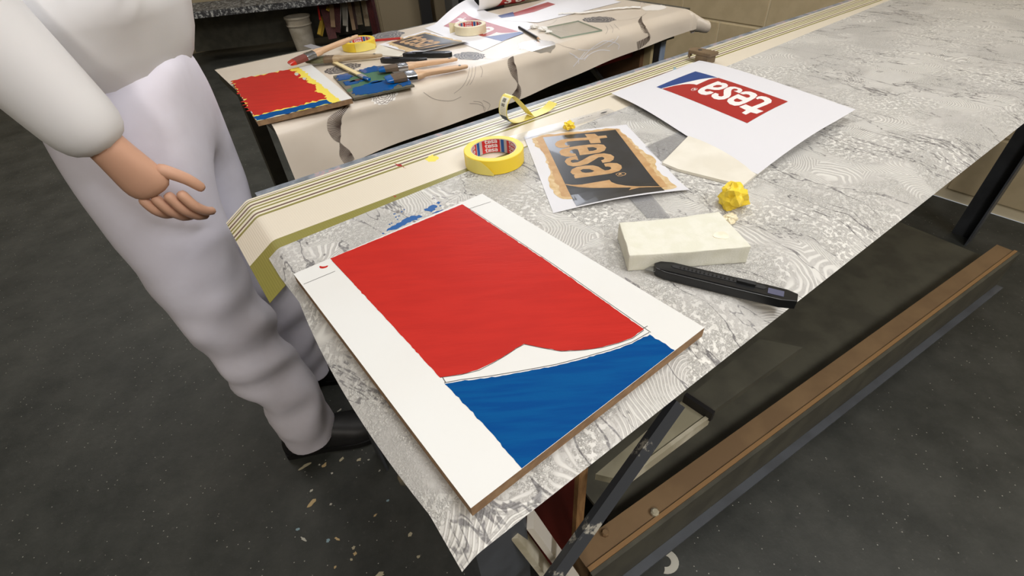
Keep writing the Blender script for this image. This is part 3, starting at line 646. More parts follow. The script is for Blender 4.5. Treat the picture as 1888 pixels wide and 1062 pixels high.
cutsg = [(0, [1.88*i/14 for i in range(1, 14)]), (1, [.25, .5, .75])]
gm = rough([(-.09, .03), (-.08, .5), (-.07, .95), (-.02, 1.06), (.2, 1.08), (.5, 1.10), (.8, 1.14), (1.05, 1.2), (1.3, 1.12), (1.6, 1.16), (1.82, 1.17), (1.86, 1.02), (1.72, .5), (1.70, .0), (1.66, -.1), (1.5, -.17), (1.2, -.17), (1.0, -.1), (.8, -.09), (.5, -.08), (.3, -.12), (.12, -.16), (0, -.15)], .012, .06, 6)
gm = cspline(gm, 2)
MB().sheetpoly([gm], fg, cutsg).build('gold_wash', 'gold_wash', gs)
gm2 = rough([(-.05, 0), (-.04, 1.03), (.4, 1.07), (.9, 1.09), (1.4, 1.08), (1.8, 1.08), (1.8, .9), (1.65, 0), (1.6, -.1), (1.1, -.09), (.6, -.07), (.3, -.1), (.02, -.1)], .009, .05, 8)
gm2 = cspline(gm2, 3)
MB().sheetpoly([gm2], lambda x, y: (lambda p: (p[0], p[1], p[2]+.0001))(fg(x, y)), cutsg).build('gold_margin', 'gold_paint', gs)
logo(gs, lambda x, y: (lambda p: (p[0], p[1], p[2]+.0001))(fg(x, y)), 'print_black', 'print_black', 'gold_paint', 'gold_paint', cutsg)

# ------------------------------------------------------------------ tape rolls
def arc_pts(a0, a1, n): return [a0+(a1-a0)*i/n for i in range(n+1)]
def tape_roll(loc, label, m, tab, rz=0, h=.025, ro=.0515, text=True):
    r_ = thing('tape_roll', label, 'tape', loc, rz, None); ri = .0395
    MB().lathe([(ri, 0), (ro-.0008, 0), (ro, .0008), (ro, h-.0008), (ro-.0008, h), (ri, h)], 72, closed=True).build('tape', m, r_, local=True, smooth=True)
    MB().lathe([(ri-.0001, .0002), (ri-.0001, h-.0006), (ri-.0016, h-.0006), (ri-.0016, .0002)], 72, closed=True).build('core', 'core_grey', r_, local=True, smooth=True)
    rr = ri-.0018
    def band(a0, a1, nm, mm, z0=.0006, z1=h-.001, dr=0):
        b = MB(); vs = []; n = 8
        for a in arc_pts(a0, a1, n):
            q = R(90-a)
            for z in (z0, z1): vs.append(((rr-dr)*math.cos(q), (rr-dr)*math.sin(q), z))
        return b.add(vs, [(2*i, 2*i+2, 2*i+3, 2*i+1) for i in range(n)]).build(nm, mm, r_, local=True)
    k = 0
    lb = MB()
    for base in (-137, -66, 5, 76, 147, 218):
        band(base-38, base+12, 'red_label', 'core_red'); band(base+15, base+24, 'blue_label', 'core_blue')
        for row in range(3):
            for lp in LETTERS:
                def f(x, y, base=base, row=row):
                    a = base-31+(x-LX0)/(LX1-LX0)*36; q = R(90-a); z = .0022+row*.0078+(y-.17)/.66*.0062
                    return ((rr-.0002)*math.cos(q), (rr-.0002)*math.sin(q), z)
                lb.sheetpoly(lp, f)
    tag(lb.build('lettering', 'print_white', r_, local=True), kind='stuff')
    # loose end of the tape
    b = MB(); a0, a1 = tab['a']; n = 14; vs = []
    for i, a in enumerate(arc_pts(a0, a1, n)):
        tt = i/n; q = R(a); lift = .0007+tab.get('lift', .004)*max(0, (tt-.72)/.28)**1.5
        top = h-.001-(tab.get('tear', .9)*h*.9*max(0, (tt-.55)/.45)**1.6)
        bot = 0.0004-(.0 if tt < .9 else 0)
        for rad in (ro+lift, ro+lift+.0004):
            for z in (bot, max(top, bot+.0015)): vs.append((rad*math.cos(q), rad*math.sin(q), z))
    fs = []
    for i in range(n):
        k0, k1 = i*4, i*4+4; fs += [(k0+2, k1+2, k1+3, k0+3), (k0, k0+1, k1+1, k1), (k0+1, k0+3, k1+3, k1+1), (k0, k1, k1+2, k0+2)]
    fs += [(0, 2, 3, 1), (n*4, n*4+1, n*4+3, n*4+2)]
    b.add(vs, fs).build('loose_end', tab['m'], r_, local=True, smooth=True)
    return r_
tape_roll((-.014, .789, .8002), 'yellow masking tape roll standing on the wallpaper beside the gold printed sheet', 'yellow_tape', dict(a=(205, 268), m='yellow_tab', tear=.92, lift=.003), rz=0)

# curled strip of yellow tape with a printed label
lo = Vector((0.0074,0.9446,0.8000)); lo.z = .7990
lp = thing('tape_strip', 'curled loop of yellow tape with a barcode label at the bench edge', 'tape', lo)
pd = Vector((.79, .61, 0)); sd = Vector((.61, -.79, 0))
prof = [(a*1.22, .0004+z*1.32) for a, z in spline([(.112, .009), (.10, .0035), (.085, .0012), (.06, .0008), (.035, .0012), (.018, .003), (.006, .009), (0, .019), (.001, .03), (.006, .039), (.013, .0435), (.021, .041), (.034, .029), (.048, .014), (.056, .005), (.060, .0018)], 5)]
MB().ribbon([lo+pd*a+Vector((0, 0, z)) for a, z in prof], [.025]*len(prof), sd, .0004).build('strip', 'yellow_strip', lp, smooth=True)
def on_strip(i0, i1, w, shift, m, nm, off=.0009):
    seg = [lo+pd*a+Vector((0, 0, z)) for a, z in prof]
    out = []
    for i in range(i0, i1+1):
        d = (seg[i+1]-seg[i-1]).normalized(); n = d.cross(sd).normalized(); out.append(seg[i]+n*off+sd*shift)
    MB().ribbon(out, w, sd, .00015).build(nm, m, lp, smooth=True)
def strip_side(sign):
    return sign*.0009
on_strip(27, 47, .0205, 0, 'label_white', 'label', off=-.0003); on_strip(27, 34, .0205, 0, 'label_dark', 'label_end', off=-.0005)
bc = MB(); seg = [lo+pd*a+Vector((0, 0, z)) for a, z in prof]
for i0, i1 in ((40, 42), (43, 46)):
    for k in range(8):
        off_ = -.005+.0012*k+(.0004 if k % 3 else 0)
        out = []
        for i in range(i0, i1+1):
            d = (seg[i+1]-seg[i-1]).normalized(); n = d.cross(sd).normalized(); out.append(seg[i]-n*.0006+sd*off_)
        bc.ribbon(out, .0006, sd, .0001)
tag(bc.build('barcode', 'ink', lp), kind='stuff')
tx = MB()
for k in range(5):
    i = 35+k; d = (seg[i+1]-seg[i-1]).normalized(); n = d.cross(sd).normalized()
    for off_ in (-.0045, -.0005, .0045):
        p = seg[i]-n*.0006+sd*off_; tx.ribbon([p, p+d*.0005], .0024, sd, .0001)
tag(tx.build('small_print', 'ink', lp), kind='stuff')

# ------------------------------------------------------------------ rulers
def ruler(label, pts, z, m, ticks=True, hole=None):
    c = Vector(pts[0]); o = thing('ruler', label, 'ruler', (c.x, c.y, z))
    MB().prism([p[:2] for p in pts], z, z+.0022).build('blade', m, o)
    if ticks:
        a, b = Vector(pts[0]), Vector(pts[1]); d = (b-a); n = Vector((-d.y, d.x, 0)).normalized()
        if (Vector(pts[2])-b).dot(n) < 0: n = -n
        tm = MB(); L = d.length; d.normalize(); N = int(L/.002)
        for i in range(4, N-2):
            p = a+d*(i*.002); ln = .006 if i % 5 == 0 else .0035
            tm.line([(p.x+n.x*.0012, p.y+n.y*.0012), (p.x+n.x*(ln+.0012), p.y+n.y*(ln+.0012))], .0003, lambda x, y: (x, y, z+.0023))
        tag(tm.build('graduation', 'ink', o), kind='stuff')
    return o
# the long clear ruler lies along the seam, near edge under the gold sheet's corner
ra, rb_ = Vector((0.0103,0.8529,0.8000)), Vector((0.2383,0.9696,0.8000))
dr = (rb_-ra); dr.z = 0; dr.normalize(); nr_ = Vector((-dr.y, dr.x, 0))
ra = ra-dr*.02
rl = ruler('long clear plastic ruler lying along the seam behind the gold printed sheet', [tuple(ra), tuple(rb_), tuple(rb_+nr_*.027), tuple(ra+nr_*.027)], .8005, 'ruler_clear')
hp = rb_-dr*.022+nr_*.014
hb = MB(); hb.prism([((hp+dr*(.008*math.cos(R(a)))+nr_*(.0025*math.sin(R(a)))).x, (hp+dr*(.008*math.cos(R(a)))+nr_*(.0025*math.sin(R(a)))).y) for a in range(0, 360, 30)], .8027, .8029); hb.build('hanging_hole', 'graphite', rl)
lt = MB()
for k, wd in enumerate((3, 5, 2, 6, 4, 3)):
    p = rb_-dr*(.05+.0065*k)+nr_*.016; lt.line([(p.x, p.y), (p.x-dr.x*.0009*wd, p.y-dr.y*.0009*wd)], .0016, lambda x, y: (x, y, .8028))
tag(lt.build('small_print', 'ink', rl), kind='stuff')
r2 = [(0.1807,0.6495,0.8000),(0.1966,0.5740,0.8000),(0.2274,0.5697,0.8000),(0.2145,0.6615,0.8000)]
ruler('grey translucent ruler running from under the gold printed sheet to the foam block', r2[:1]+r2[1:], .7997, 'ruler_grey', ticks=False)
r3 = [(0.2532,0.8010,0.8000),(0.2641,0.7447,0.8000),(0.3512,0.8068,0.8000),(0.3422,0.8627,0.8000)]
ruler('wide clear ruler half hidden below the large white print', r3, .7997, 'ruler_grey', ticks=False)

# ------------------------------------------------------------------ crumpled bits of yellow tape
def crumple(name, label, c, r, m, seed, cat, squash=.75):
    b = MB(); rnd = random.Random(seed); bm = bmesh.new(); bmesh.ops.create_icosphere(bm, subdivisions=3, radius=1)
    vs = []
    for v in bm.verts:
        q = v.co.normalized(); k = 1+.55*noise.noise(q*2.2+Vector((seed*3.1, 0, 0)))+.35*abs(noise.noise(q*5+Vector((0, seed*2.3, 0))))
        vs.append((c[0]+q.x*r*k, c[1]+q.y*r*k, c[2]+r*squash*.8+max(-.8, q.z*k)*r*squash))
    bm.verts.index_update(); b.add(vs, [tuple(v.index for v in f.verts) for f in bm.faces]); bm.free()
    o = b.build(name, m, loc=c); return tag(o, label, cat)
p = (0.1317,0.9024,0.8020); crumple('crumpled_tape', 'small crumpled ball of yellow tape on the long clear ruler', (p[0], p[1], .8031), .0095, 'yellow_tape', 2, 'tape')
p = (0.3203,0.5891,0.8000); crumple('crumpled_tape', 'crumpled wad of yellow tape beyond the right end of foam block', (p[0], p[1], .7999), .017, 'yellow_tape', 5, 'tape', 1.1)
p = (0.3086,0.5729,0.8000); crumple('crumpled_tape', 'small pale crumpled bit of tape leaning on the yellow wad', (p[0]-.006, p[1]-.022, .7999), .008, 'masking_tape', 9, 'tape')

# ------------------------------------------------------------------ white board offcut and the big white print
o = MB().prism([p[:2] for p in [(0.2622,0.7305,0.8040),(0.2799,0.7039,0.8040),(0.3573,0.6375,0.8040),(0.4281,0.7031,0.8040),(0.3785,0.8588,0.8040),(0.3417,0.8328,0.8040)]], .7999, .8045).build('board_offcut', 'whiteboard', loc=(0.3310,0.7481,0.8000)); tag(o, 'cream board offcut lying half under the large white print', 'board')
# big print: flat at its near left corner, arching up towards its far edge
P0, P1 = Vector((0.2477,1.0718,0.8060)), Vector((0.3695,0.7287,0.8060))
dl = (P1-P0); dl.z = 0; Ln = dl.length; dl.normalize(); dn_ = Vector((math.cos(R(36.1)), math.sin(R(36.1)), 0))
def zbig(s, w_):
    return .8062+.014*math.sin(min(max(w_, 0)/.24, 1)*math.pi*.62)*(1-math.exp(-max(s+.0, 0)/.10))+.004*math.sin(max(s, 0)*14)*max(0, 1-abs(w_)/.05)
def fbig(s, w_): p = P0+dl*s+dn_*w_; return Vector((p.x, p.y, zbig(s, w_)))
bp_ = thing('printed_sheet', 'large white sheet with an upside-down red and blue logo, arching over cream offcut', 'paper', (P0.x, P0.y, .8062))
sheet('paper', fbig, lerp_grid(0, .43, 24, 0, .319, 18), .0003, 'paper', bp_)
def inbig(x, y): q = Vector((x, y, 0))-Vector((P0.x, P0.y, 0)); return (q.dot(dl), q.dot(dn_))
tr0, br0 = (0.0575,0.1000), (0.0575,0.2325)
_t = (0.2725,0.1075)
def fl_(X, Y):
    """logo units -> sheet: the blue end lies at the top left, the logo reads upside down"""
    a = .14*(1-Y)/math.hypot(br0[0]-tr0[0], br0[1]-tr0[1]); c = .263*(1.88-X)/1.88/math.hypot(_t[0]-tr0[0], _t[1]-tr0[1])
    q = fbig(tr0[0]+(br0[0]-tr0[0])*a+(_t[0]-tr0[0])*c, tr0[1]+(br0[1]-tr0[1])*a+(_t[1]-tr0[1])*c); return (q.x, q.y, q.z+.0002)
logo(bp_, fl_, 'print_red', 'print_blue', 'print_white', 'print_white', [(0, [1.88*i/16 for i in range(1, 16)]), (1, [i/8 for i in range(1, 8)])])

# brown clamp at the far edge of the bench
cl = thing('bench_clamp', 'brown metal clamp gripping the far bench edge beside the large white print', 'clamp', (0.5143,1.2787,0.8000))
cq = Vector((0.5131,1.2791,0.8000)); ca = R(34.5); du = Vector((math.cos(ca), math.sin(ca), 0)); dvv = Vector((-math.sin(ca), math.cos(ca), 0))
def cpt(a, b, z): q = cq+du*a*.66+dvv*b*.66; return (q.x, q.y, z)
cpl = [(-.026, -.06), (.026, -.06), (.026, .032), (.018, .043), (.006, .048), (-.012, .046), (-.026, .036)]
MB().prism([cpt(a, b, 0)[:2] for a, b in cpl], .817, .825).build('top_plate', 'brown_metal', cl, bevel=.002)
MB().prism([cpt(a, b, 0)[:2] for a, b in ((-.026, -.05), (.026, -.05), (.026, .002), (-.026, .002))], .7993, .8168).build('body', 'brown_metal', cl)
MB().prism([cpt(a, b, 0)[:2] for a, b in ((-.026, .03), (-.012, .046), (.006, .048), (.006, .040), (-.010, .038), (-.020, .028))], .807, .8168).build('lip', 'brown_metal', cl)
bb = MB(); q = cpt(0, .004, 0); bb.lathe([(.005, 0), (.005, .0006), (.002, .001)], 12, (q[0], q[1], .8251)); bb.build('screw', 'graphite', cl)
o = MB().prism(rough([p[:2] for p in [(0.4149,1.1904,0.8010),(0.4412,1.2509,0.8010),(0.4422,1.2368,0.8010),(0.4320,1.2079,0.8010),(0.4173,1.1855,0.8010)]], .001, .005, 2), .7990, .7994).build('tape_scrap', 'fleck_blue', loc=(0.4295,1.2165,0.8000)); tag(o, 'small grey scrap of tape stuck on the stripes near clamp', 'tape')

# ------------------------------------------------------------------ foam block and knife
fa, fb, fc, fd = [Vector(p) for p in [(0.1452,0.5302,0.8240),(0.2790,0.5387,0.8240),(0.2876,0.4581,0.8240),(0.1426,0.4586,0.8240)]]
def soft_block(name, pts, z0, z1, m, nx, ny, nz, amp, label, cat, loc):
    b = MB(); bm = bmesh.new()
    def P(u, v, w_):
        p = (pts[3]*(1-u)+pts[2]*u)*(1-v)+(pts[0]*(1-u)+pts[1]*u)*v; z = z0+(z1-z0)*w_
        q = noise.noise(Vector((p.x*60, p.y*60, z*60)))*amp; sag = -.0015*math.sin(u*math.pi)*w_
        return (p.x+q, p.y+q, max(z0, z+q*w_*.5+sag))
    vs = {}
    def V(i, j, k):
        key = (i, j, k)
        if key not in vs: vs[key] = bm.verts.new(P(i/nx, j/ny, k/nz))
        return vs[key]
    for i in range(nx):
        for j in range(ny):
            for k in (0, nz): bm.faces.new([V(i, j, k), V(i+1, j, k), V(i+1, j+1, k), V(i, j+1, k)])
    for k in range(nz):
        for i in range(nx):
            for j in (0, ny): bm.faces.new([V(i, j, k), V(i+1, j, k), V(i+1, j, k+1), V(i, j, k+1)])
        for j in range(ny):
            for i in (0, nx): bm.faces.new([V(i, j, k), V(i, j+1, k), V(i, j+1, k+1), V(i, j, k+1)])
    bm.verts.index_update(); b.add([v.co for v in bm.verts], [tuple(v.index for v in f.verts) for f in bm.faces]); bm.free()
    o = b.build(name, m, loc=loc, bevel=.0012); smooth_by_angle(o.data, R(60)); return tag(o, label, cat)
fo_ = soft_block('foam_block', [fa, fb, fc, fd], .7999, .8245, 'foam', 22, 12, 5, .0008, 'thick off-white foam block lying behind the black utility knife', 'sponge', (fd.x, fd.y, .7999))
b = MB(); p = Vector((0.2624,0.4857,0.8240)); b.prism(cspline(blob(p.x, p.y, .010, .008, .4, 9, .2, 3)), .8225, .8242); b.build('stain', 'foam_stain', fo_)

def utility_knife(label, loc, rz, L=.15, W=.019, H=.011, cap=True, blade=True, group=None):
    """black snap-off knife lying on its side, nose at local x=0"""
    k = thing('utility_knife', label, 'knife', loc, rz, group)
    body = [(0.004, -.35*W), (.016, -.5*W), (L*.55, -.5*W), (L*.9, -.46*W), (L, -.28*W), (L, .30*W), (L*.93, .46*W), (.02, .5*W), (.006, .34*W), (0, .05*W)]
    b = MB(); b.prism(body, .0006, H); b.build('body', 'black_plastic', k, local=True, bevel=.0009)
    MB().prism([(.022, .02*W), (L*.78, .02*W), (L*.8, .16*W), (L*.78, .30*W), (.024, .30*W), (.019, .16*W)], H, H+.0005).build('slot', 'black_matte', k, local=True)
    rg = MB()
    for i in range(18): rg.box((.03+i*(L*.72-.03)/18, .16*W, H+.0008), (.0016, .14*W, .0006))
    rg.build('slot_teeth', 'black_plastic', k, local=True)
    rail = MB(); rail.box((L*.45, -.36*W, H+.0004), (L*.78, .0012, .0008)); rail.build('highlight_ridge', 'black_plastic', k, local=True)  # thin raised strip shaped to stand in for the highlight along the lower edge
    MB().box((L*.66, .16*W, H+.002), (.02, .26*W, .003)).build('slider', 'black_matte', k, local=True, bevel=.0008)
    MB().box((L*.86, 0, H+.0003), (.016, .42*W, .0005)).build('label_plate', 'grey_label', k, local=True)
    if blade: MB().prism([(.006, -.28*W), (.006, .22*W), (-.003, .2*W), (-.009, -.28*W)], H*.40, H*.40+.0005).build('blade', 'steel', k, local=True)
    return k
k0, k1 = Vector((0.1726,0.4550,0.8060)), Vector((0.2461,0.4126,0.8060))
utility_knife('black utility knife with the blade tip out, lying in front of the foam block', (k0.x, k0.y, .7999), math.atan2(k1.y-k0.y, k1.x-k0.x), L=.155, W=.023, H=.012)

# ------------------------------------------------------------------ back bench
O2 = Vector((-.115, 1.345, 0))
def b2(u, v, z): return O2+EU*u+EV*v+Vector((0, 0, z))
U20, U21 = -.47, .98
t2 = thing('workbench', 'rear workbench covered with beige floral wallpaper and painting tools', 'workbench', b2(.25, .28, 0))
fbox(MB(), b2, U20, U21, -.004, .57, .766, .7985).build('tabletop', 'bench_dark', t2)
fbox(MB(), b2, U20+.03, U21-.02, .03, .06, .70, .7658).build('front_rail', 'bench_dark', t2)
fbox(MB(), b2, U20+.03, U21-.02, .52, .55, .70, .7658).build('back_rail', 'bench_dark', t2)
def post(u0, u1, v0, v1, m, nm='leg', z0=0, z1=.7658): return fbox(MB(), b2, u0, u1, v0, v1, z0, z1).build(nm, m, t2)
post(U20+.02, U20+.06, .065, .105, 'bench_dark'); post(U20+.02, U20+.06, .475, .515, 'bench_dark'); post(.84, .88, .475, .515, 'dark_post')
_q = Vector((0.5758,1.8713,0.6435)); _u = (_q-O2).dot(EU)
post(_u-.013, _u+.018, .03, .06, 'dark_post', z1=.6995); post(_u+.022, _u+.05, .03, .06, 'blue_post', 'painted_post', z1=.6995); post(_u-.03, _u-.016, .03, .5, 'cream_post', 'end_panel_edge', z1=.6995)
post(_u-.05, _u-.0305, .06, .5, 'brown_panel', 'end_panel', z1=.6995)
fbox(MB(), b2, U20+.1, _u-.0505, .08, .5, .535, .55).build('shelf', 'bench_panel', t2)
MB().bar(b2(.545, .052, .699), b2(.80, .052, .44), .03, .008).build('diagonal_brace', 'dark_post', t2)
fbox(MB(), b2, U20+.1, _u-.0505, .505, .515, .05, .70).build('back_panel', 'bench_dark', t2)
o = fbox(MB(), b2, _u-.36, _u-.06, .28, .45, .5505, .585).build('flat_box', 'bench_dark', loc=b2(_u-.2, .36, .5505)); tag(o, 'dark flat box stored on the shelf of rear workbench', 'box')
o = MB().bar(b2(.52, .10, .663), b2(_u-.055, .10, .663), .02, .012).build('red_batten', 'print_red', loc=b2(_u-.2, .10, .663)); tag(o, 'red batten under the rear workbench beside brown panel', 'batten')

def s2(u, w_, z=.7995):
    h, d = bend(-w_, .035, R(80)); p = O2+EU*u-EV*h
    n = Vector((0, 0, 1))
    return Vector((p.x, p.y, z-d))
def n2(u, w_):
    a = 0 if w_ >= 0 else min(-w_/.035, R(80)); return Vector((0, 0, 1))*math.cos(a)-EV*math.sin(a)
def rip(u, w_):
    """slight waviness of the hanging front"""
    k = max(0, min(1, -w_/.06)); return k*(.006*math.sin(u*9+1)+.004*math.sin(u*23+w_*20))
def f2(u, w_): p = s2(u, w_)+n2(u, w_)*rip(u, w_); return p
def d2(k=.0004): return lambda u, w_: f2(u, w_)+n2(u, w_)*k
hang = lambda u: .158-.054*(u+.47)+.004*math.sin(u*7)
UE = .955
gr = []
for i in range(41):
    row = []
    for j in range(61):
        u = -.476+(UE+.476)*j/60
        wv = .555-(.555)*i/16 if i <= 16 else -hang(u)*(i-16)/24
        row.append((u, wv))
    gr.append(row)
fw = thing('wallpaper', 'beige floral wallpaper with leaves and flowers draped over the rear workbench', 'wallpaper', b2(.25, .28, .7995))
sheet('sheet', f2, gr, .0006, 'floral_ground', fw)
# rolled end of the sheet at the right, open tube mouth
cr_ = []
for i in range(9):
    tt = i/8; row = []
    for j in range(25):
        q = j/24; row.append((tt, q))
    cr_.append(row)
def fcurl(tt, q):
    """the sheet end rolling under: the bend of the hanging edge tightens into an open tube"""
    k = tt*tt*(3-2*tt); tot = R(80)+(R(345)-R(80))*k; L = .130-.008*k
    v0 = .045-.108*k; z0 = .7995-.036*k; flat = .045*(1-k); d = q*L
    if d < flat: v, z = v0-d, z0
    else:
        rr_ = (L-flat)/tot if k > .02 else .035; a = (d-flat)/rr_
        if a <= tot: v, z = v0-flat-rr_*math.sin(a), z0-rr_*(1-math.cos(a))
        else: e = d-flat-rr_*tot; v, z = v0-flat-rr_*math.sin(tot)-e*math.cos(tot), z0-rr_*(1-math.cos(tot))-e*math.sin(tot)
    return b2(UE-.002+.052*tt, v, z)
co_ = sheet('rolled_end', fcurl, cr_, .0006, 'floral_ground', fw)

# printed flowers, leaves and arcs of the floral pattern
def flower(us, rx, ry, rot, m, seed, line='flower_line', petals=True):
    cx, cy = us[0]; MB().sheetpoly([blob(cx, cy, rx, ry, rot, 30, .10, seed)], d2(.0004), [(1, [0, -.01, -.02, -.03, -.04, -.05, -.06, -.08])]).build('printed_flower', m, fw)
    if not petals: return
    rnd = random.Random(seed); b = MB()
    for rr in (.28, .5, .72, .9):
        n = int(5+rr*9)
        for k in range(n):
            a = 2*math.pi*k/n+rr*3; pts = []
            for q in range(7):
                aa = a+(q/6-.5)*2*math.pi/n*1.1; r_ = rr*(1-.16*abs(q/6-.5)*2)
                x, y = rx*r_*math.cos(aa), ry*r_*math.sin(aa); pts.append((cx+x*math.cos(rot)-y*math.sin(rot), cy+x*math.sin(rot)+y*math.cos(rot)))
            b.line(pts, .0016, d2(.0006))
    tag(b.build('petal_lines', line, fw), kind='stuff')
def arcs(lists, m, w_, nm='printed_arc'):
    for l in lists: MB().line(spline(l, 5), w_, d2(.0005)).build(nm, m, fw)
def leaf(axis, widths, seed, m='leaf_brown'):
    """twisted leaf drawn as fine hatching"""
    ax = spline(axis, 10); n = len(ax); b = MB(); rnd = random.Random(seed)
    for i in range(n-1):
        for h_ in (0,):
            s = (i+h_)/(n-1); k = s*(len(widths)-1); a = int(k); wv = widths[a]+(widths[min(a+1, len(widths)-1)]-widths[a])*(k-a)
            p = (ax[i][0]+(ax[i+1][0]-ax[i][0])*h_, ax[i][1]+(ax[i+1][1]-ax[i][1])*h_); dx, dy = ax[i+1][0]-ax[i][0], ax[i+1][1]-ax[i][1]; L = math.hypot(dx, dy) or 1
            nx, ny = -dy/L, dx/L
            if wv < .0008: continue
            b.line([(p[0]+nx*wv*.5, p[1]+ny*wv*.5), (p[0], p[1]-.0006), (p[0]-nx*wv*.5, p[1]-ny*wv*.5)], .66*L, d2(.0005))
    tag(b.build('printed_leaf', m, fw), kind='stuff')
LW = (.001, .016, .034, .032, .020, .002, .012, .028, .030, .020)
leaf([(-0.3007,-0.0225),(-0.3321,-0.0375),(-0.3494,-0.0575),(-0.3524,-0.0825),(-0.3501,-0.0975),(-0.3489,-0.1125),(-0.3460,-0.1325),(-0.3384,-0.1475)], LW, 1)
leaf([(0.1953,-0.0075),(0.1742,-0.0275),(0.1719,-0.0500),(0.1773,-0.0725),(0.1789,-0.0875),(0.1755,-0.1050),(0.1553,-0.1225)], (.001, .018, .028, .024, .010, .002, .016, .026, .030), 2)
leaf([(0.7767,0.0380),(0.7188,-0.0075),(0.7087,-0.0350),(0.7234,-0.0500),(0.7246,-0.0675),(0.6661,-0.0800)], (.001, .014, .026, .006, .014, .026), 3)
arcs([[(-0.4132,-0.0125),(-0.3790,-0.0125),(-0.3399,-0.0175),(-0.3177,-0.0200),(-0.2903,-0.0125),(-0.2735,-0.0025)], [(-0.3165,-0.0250),(-0.2979,-0.0150),(-0.2779,-0.0025)]], 'leaf_brown', lambda s: .0028)
flower(*[[(-0.1984,0.2613)]], .052, .040, .2, 'flower_dark', 3)
flower(*[[(0.1124,0.0873)]], .036, .05, .3, 'flower_grey', 5)
flower(*[[(0.0586,0.5170)]], .07, .055, .6, 'flower_grey', 6)
flower(*[[(0.6559,0.1189)]], .045, .055, .5, 'flower_dark', 8)
flower(*[[(0.8893,0.3291)]], .05, .04, .5, 'flower_dark', 9)
flower(*[[(0.3115,0.0284)]], .055, .06, .2, 'silver_print', 11, petals=False)
flower(*[[(-0.2085,-0.0225)]], .034, .02, .1, 'flower_white', 12, 'arc_grey')
flower(*[[(0.9063,0.0967)]], .05, .04, .3, 'flower_white', 13, petals=False)
arcs([[(0.0537,-0.0025),(0.0302,-0.0300),(0.0020,-0.0525),(-0.0245,-0.0625)], [(0.0615,-0.0025),(0.0410,-0.0300),(0.0157,-0.0525)], [(0.0674,-0.0100),(0.0467,-0.0350),(0.0257,-0.0525)], [(0.0786,-0.0150),(0.0749,-0.0300),(0.0631,-0.0425)], [(0.1238,0.0329),(0.1440,0.0015),(0.1769,-0.0050),(0.2156,0.0085)], [(0.0145,-0.0975),(0.0395,-0.1050),(0.0596,-0.1200),(0.0540,-0.1325)], [(0.0274,-0.0950),(0.0516,-0.1050),(0.0554,-0.1275)], [(0.0570,-0.1000),(0.0763,-0.1150),(0.0654,-0.1300)], [(-0.1085,-0.0400),(-0.0832,-0.0625),(-0.0391,-0.0775),(-0.0059,-0.0750)], [(0.6090,0.0403),(0.5768,0.0000),(0.5492,-0.0200)], [(0.6272,0.0411),(0.5964,-0.0025),(0.5751,-0.0225)], [(0.6411,0.0352),(0.6151,-0.0025),(0.6073,-0.0200)], [(0.6779,0.0631),(0.7161,0.0384),(0.7674,0.0369),(0.8244,0.0581)], [(0.3584,0.0000),(0.3737,-0.0225),(0.4120,-0.0400)], [(0.9222,0.1735),(0.9632,0.2017),(0.9333,0.1574)], [(0.7532,0.2492),(0.7983,0.2838),(0.7781,0.2301)], [(0.4977,0.1978),(0.5297,0.2072),(0.5701,0.2338)]], 'arc_grey', .0011)
arcs([[(0.4221,-0.0425),(0.4617,-0.0525),(0.5051,-0.0525),(0.5433,-0.0450),(0.5717,-0.0425)], [(0.4284,-0.0725),(0.4614,-0.0575),(0.5100,-0.0425),(0.5394,-0.0400),(0.5907,-0.0600),(0.5898,-0.0750)], [(0.4422,-0.0775),(0.4712,-0.0650),(0.5159,-0.0625),(0.5571,-0.0725)], [(0.4045,-0.0600),(0.4382,-0.0725),(0.4624,-0.0650)], [(0.5466,-0.0600),(0.5758,-0.0500),(0.5924,-0.0375)], [(0.3961,-0.0850),(0.4235,-0.0700),(0.4504,-0.0550)], [(0.3851,-0.0450),(0.4167,-0.0650),(0.4183,-0.0825)]], 'arc_white', .0022)

# ---- things lying on the back bench
Z2 = .8003
def mini_sign():
    s = thing('painted_sign', 'small board with red field and yellow border under the red-tipped paintbrush', 'sign', (-0.4301,1.2678,0.8000))
    q = [Vector(p) for p in [(-0.5148,1.4630,0.8120),(-0.3352,1.1476,0.8120)]]; d = (q[1]-q[0]).normalized(); n = Vector((d.y, -d.x, 0))
    if n.x > 0: n = -n
    W_ = .21; L = (q[1]-q[0]).length
    def P(a, b_): p = q[1]-d*a*L+n*b_*W_; return (p.x, p.y)
    MB().prism([P(0, 0), P(0, 1), P(1, 1), P(1, 0)], Z2, .8114).build('board', 'mdf', s)
    MB().prism([P(0, 0), P(0, 1), P(1, 1), P(1, 0)], .81145, .812).build('white_face', 'white_laminate', s)
    MB().prism(rough([P(0, .12), P(0, 1), P(1, 1), P(1, .17), P(.6, .15)], .002, .008, 3), .8119, .8122).build('yellow_border', 'paint_yellow', s)
    MB().prism(rough([P(.10, .24), P(.11, 1), P(1, 1), P(.98, .27), P(.75, .24), P(.5, .22), P(.25, .23)], .004, .007, 5), .8119, .8124).build('red_field', 'red_paint', s)
    MB().prism(rough([P(0, .22), P(.005, 1), P(.09, 1), P(.085, .24)], .002, .008, 6), .8119, .8125).build('blue_field', 'blue_paint', s)
    for a, b_, r_ in ((.82, .27, .012), (.66, .24, .010)):
        p = P(a, b_); MB().prism(blob(p[0], p[1], r_*1.2, r_*.5, 1.9, 12, .3, 4), .812, .8127).build('grey_smear', 'fleck_white', s)
mini_sign()
pal = thing('paint_palette', 'paint-smeared board used as palette with thick wet blue paint', 'palette', (-0.3140,1.3058,0.8000))
pp = [(-0.4321,1.3626,0.8050),(-0.3377,1.1691,0.8050),(-0.2019,1.2335,0.8050),(-0.3158,1.4278,0.8050)]
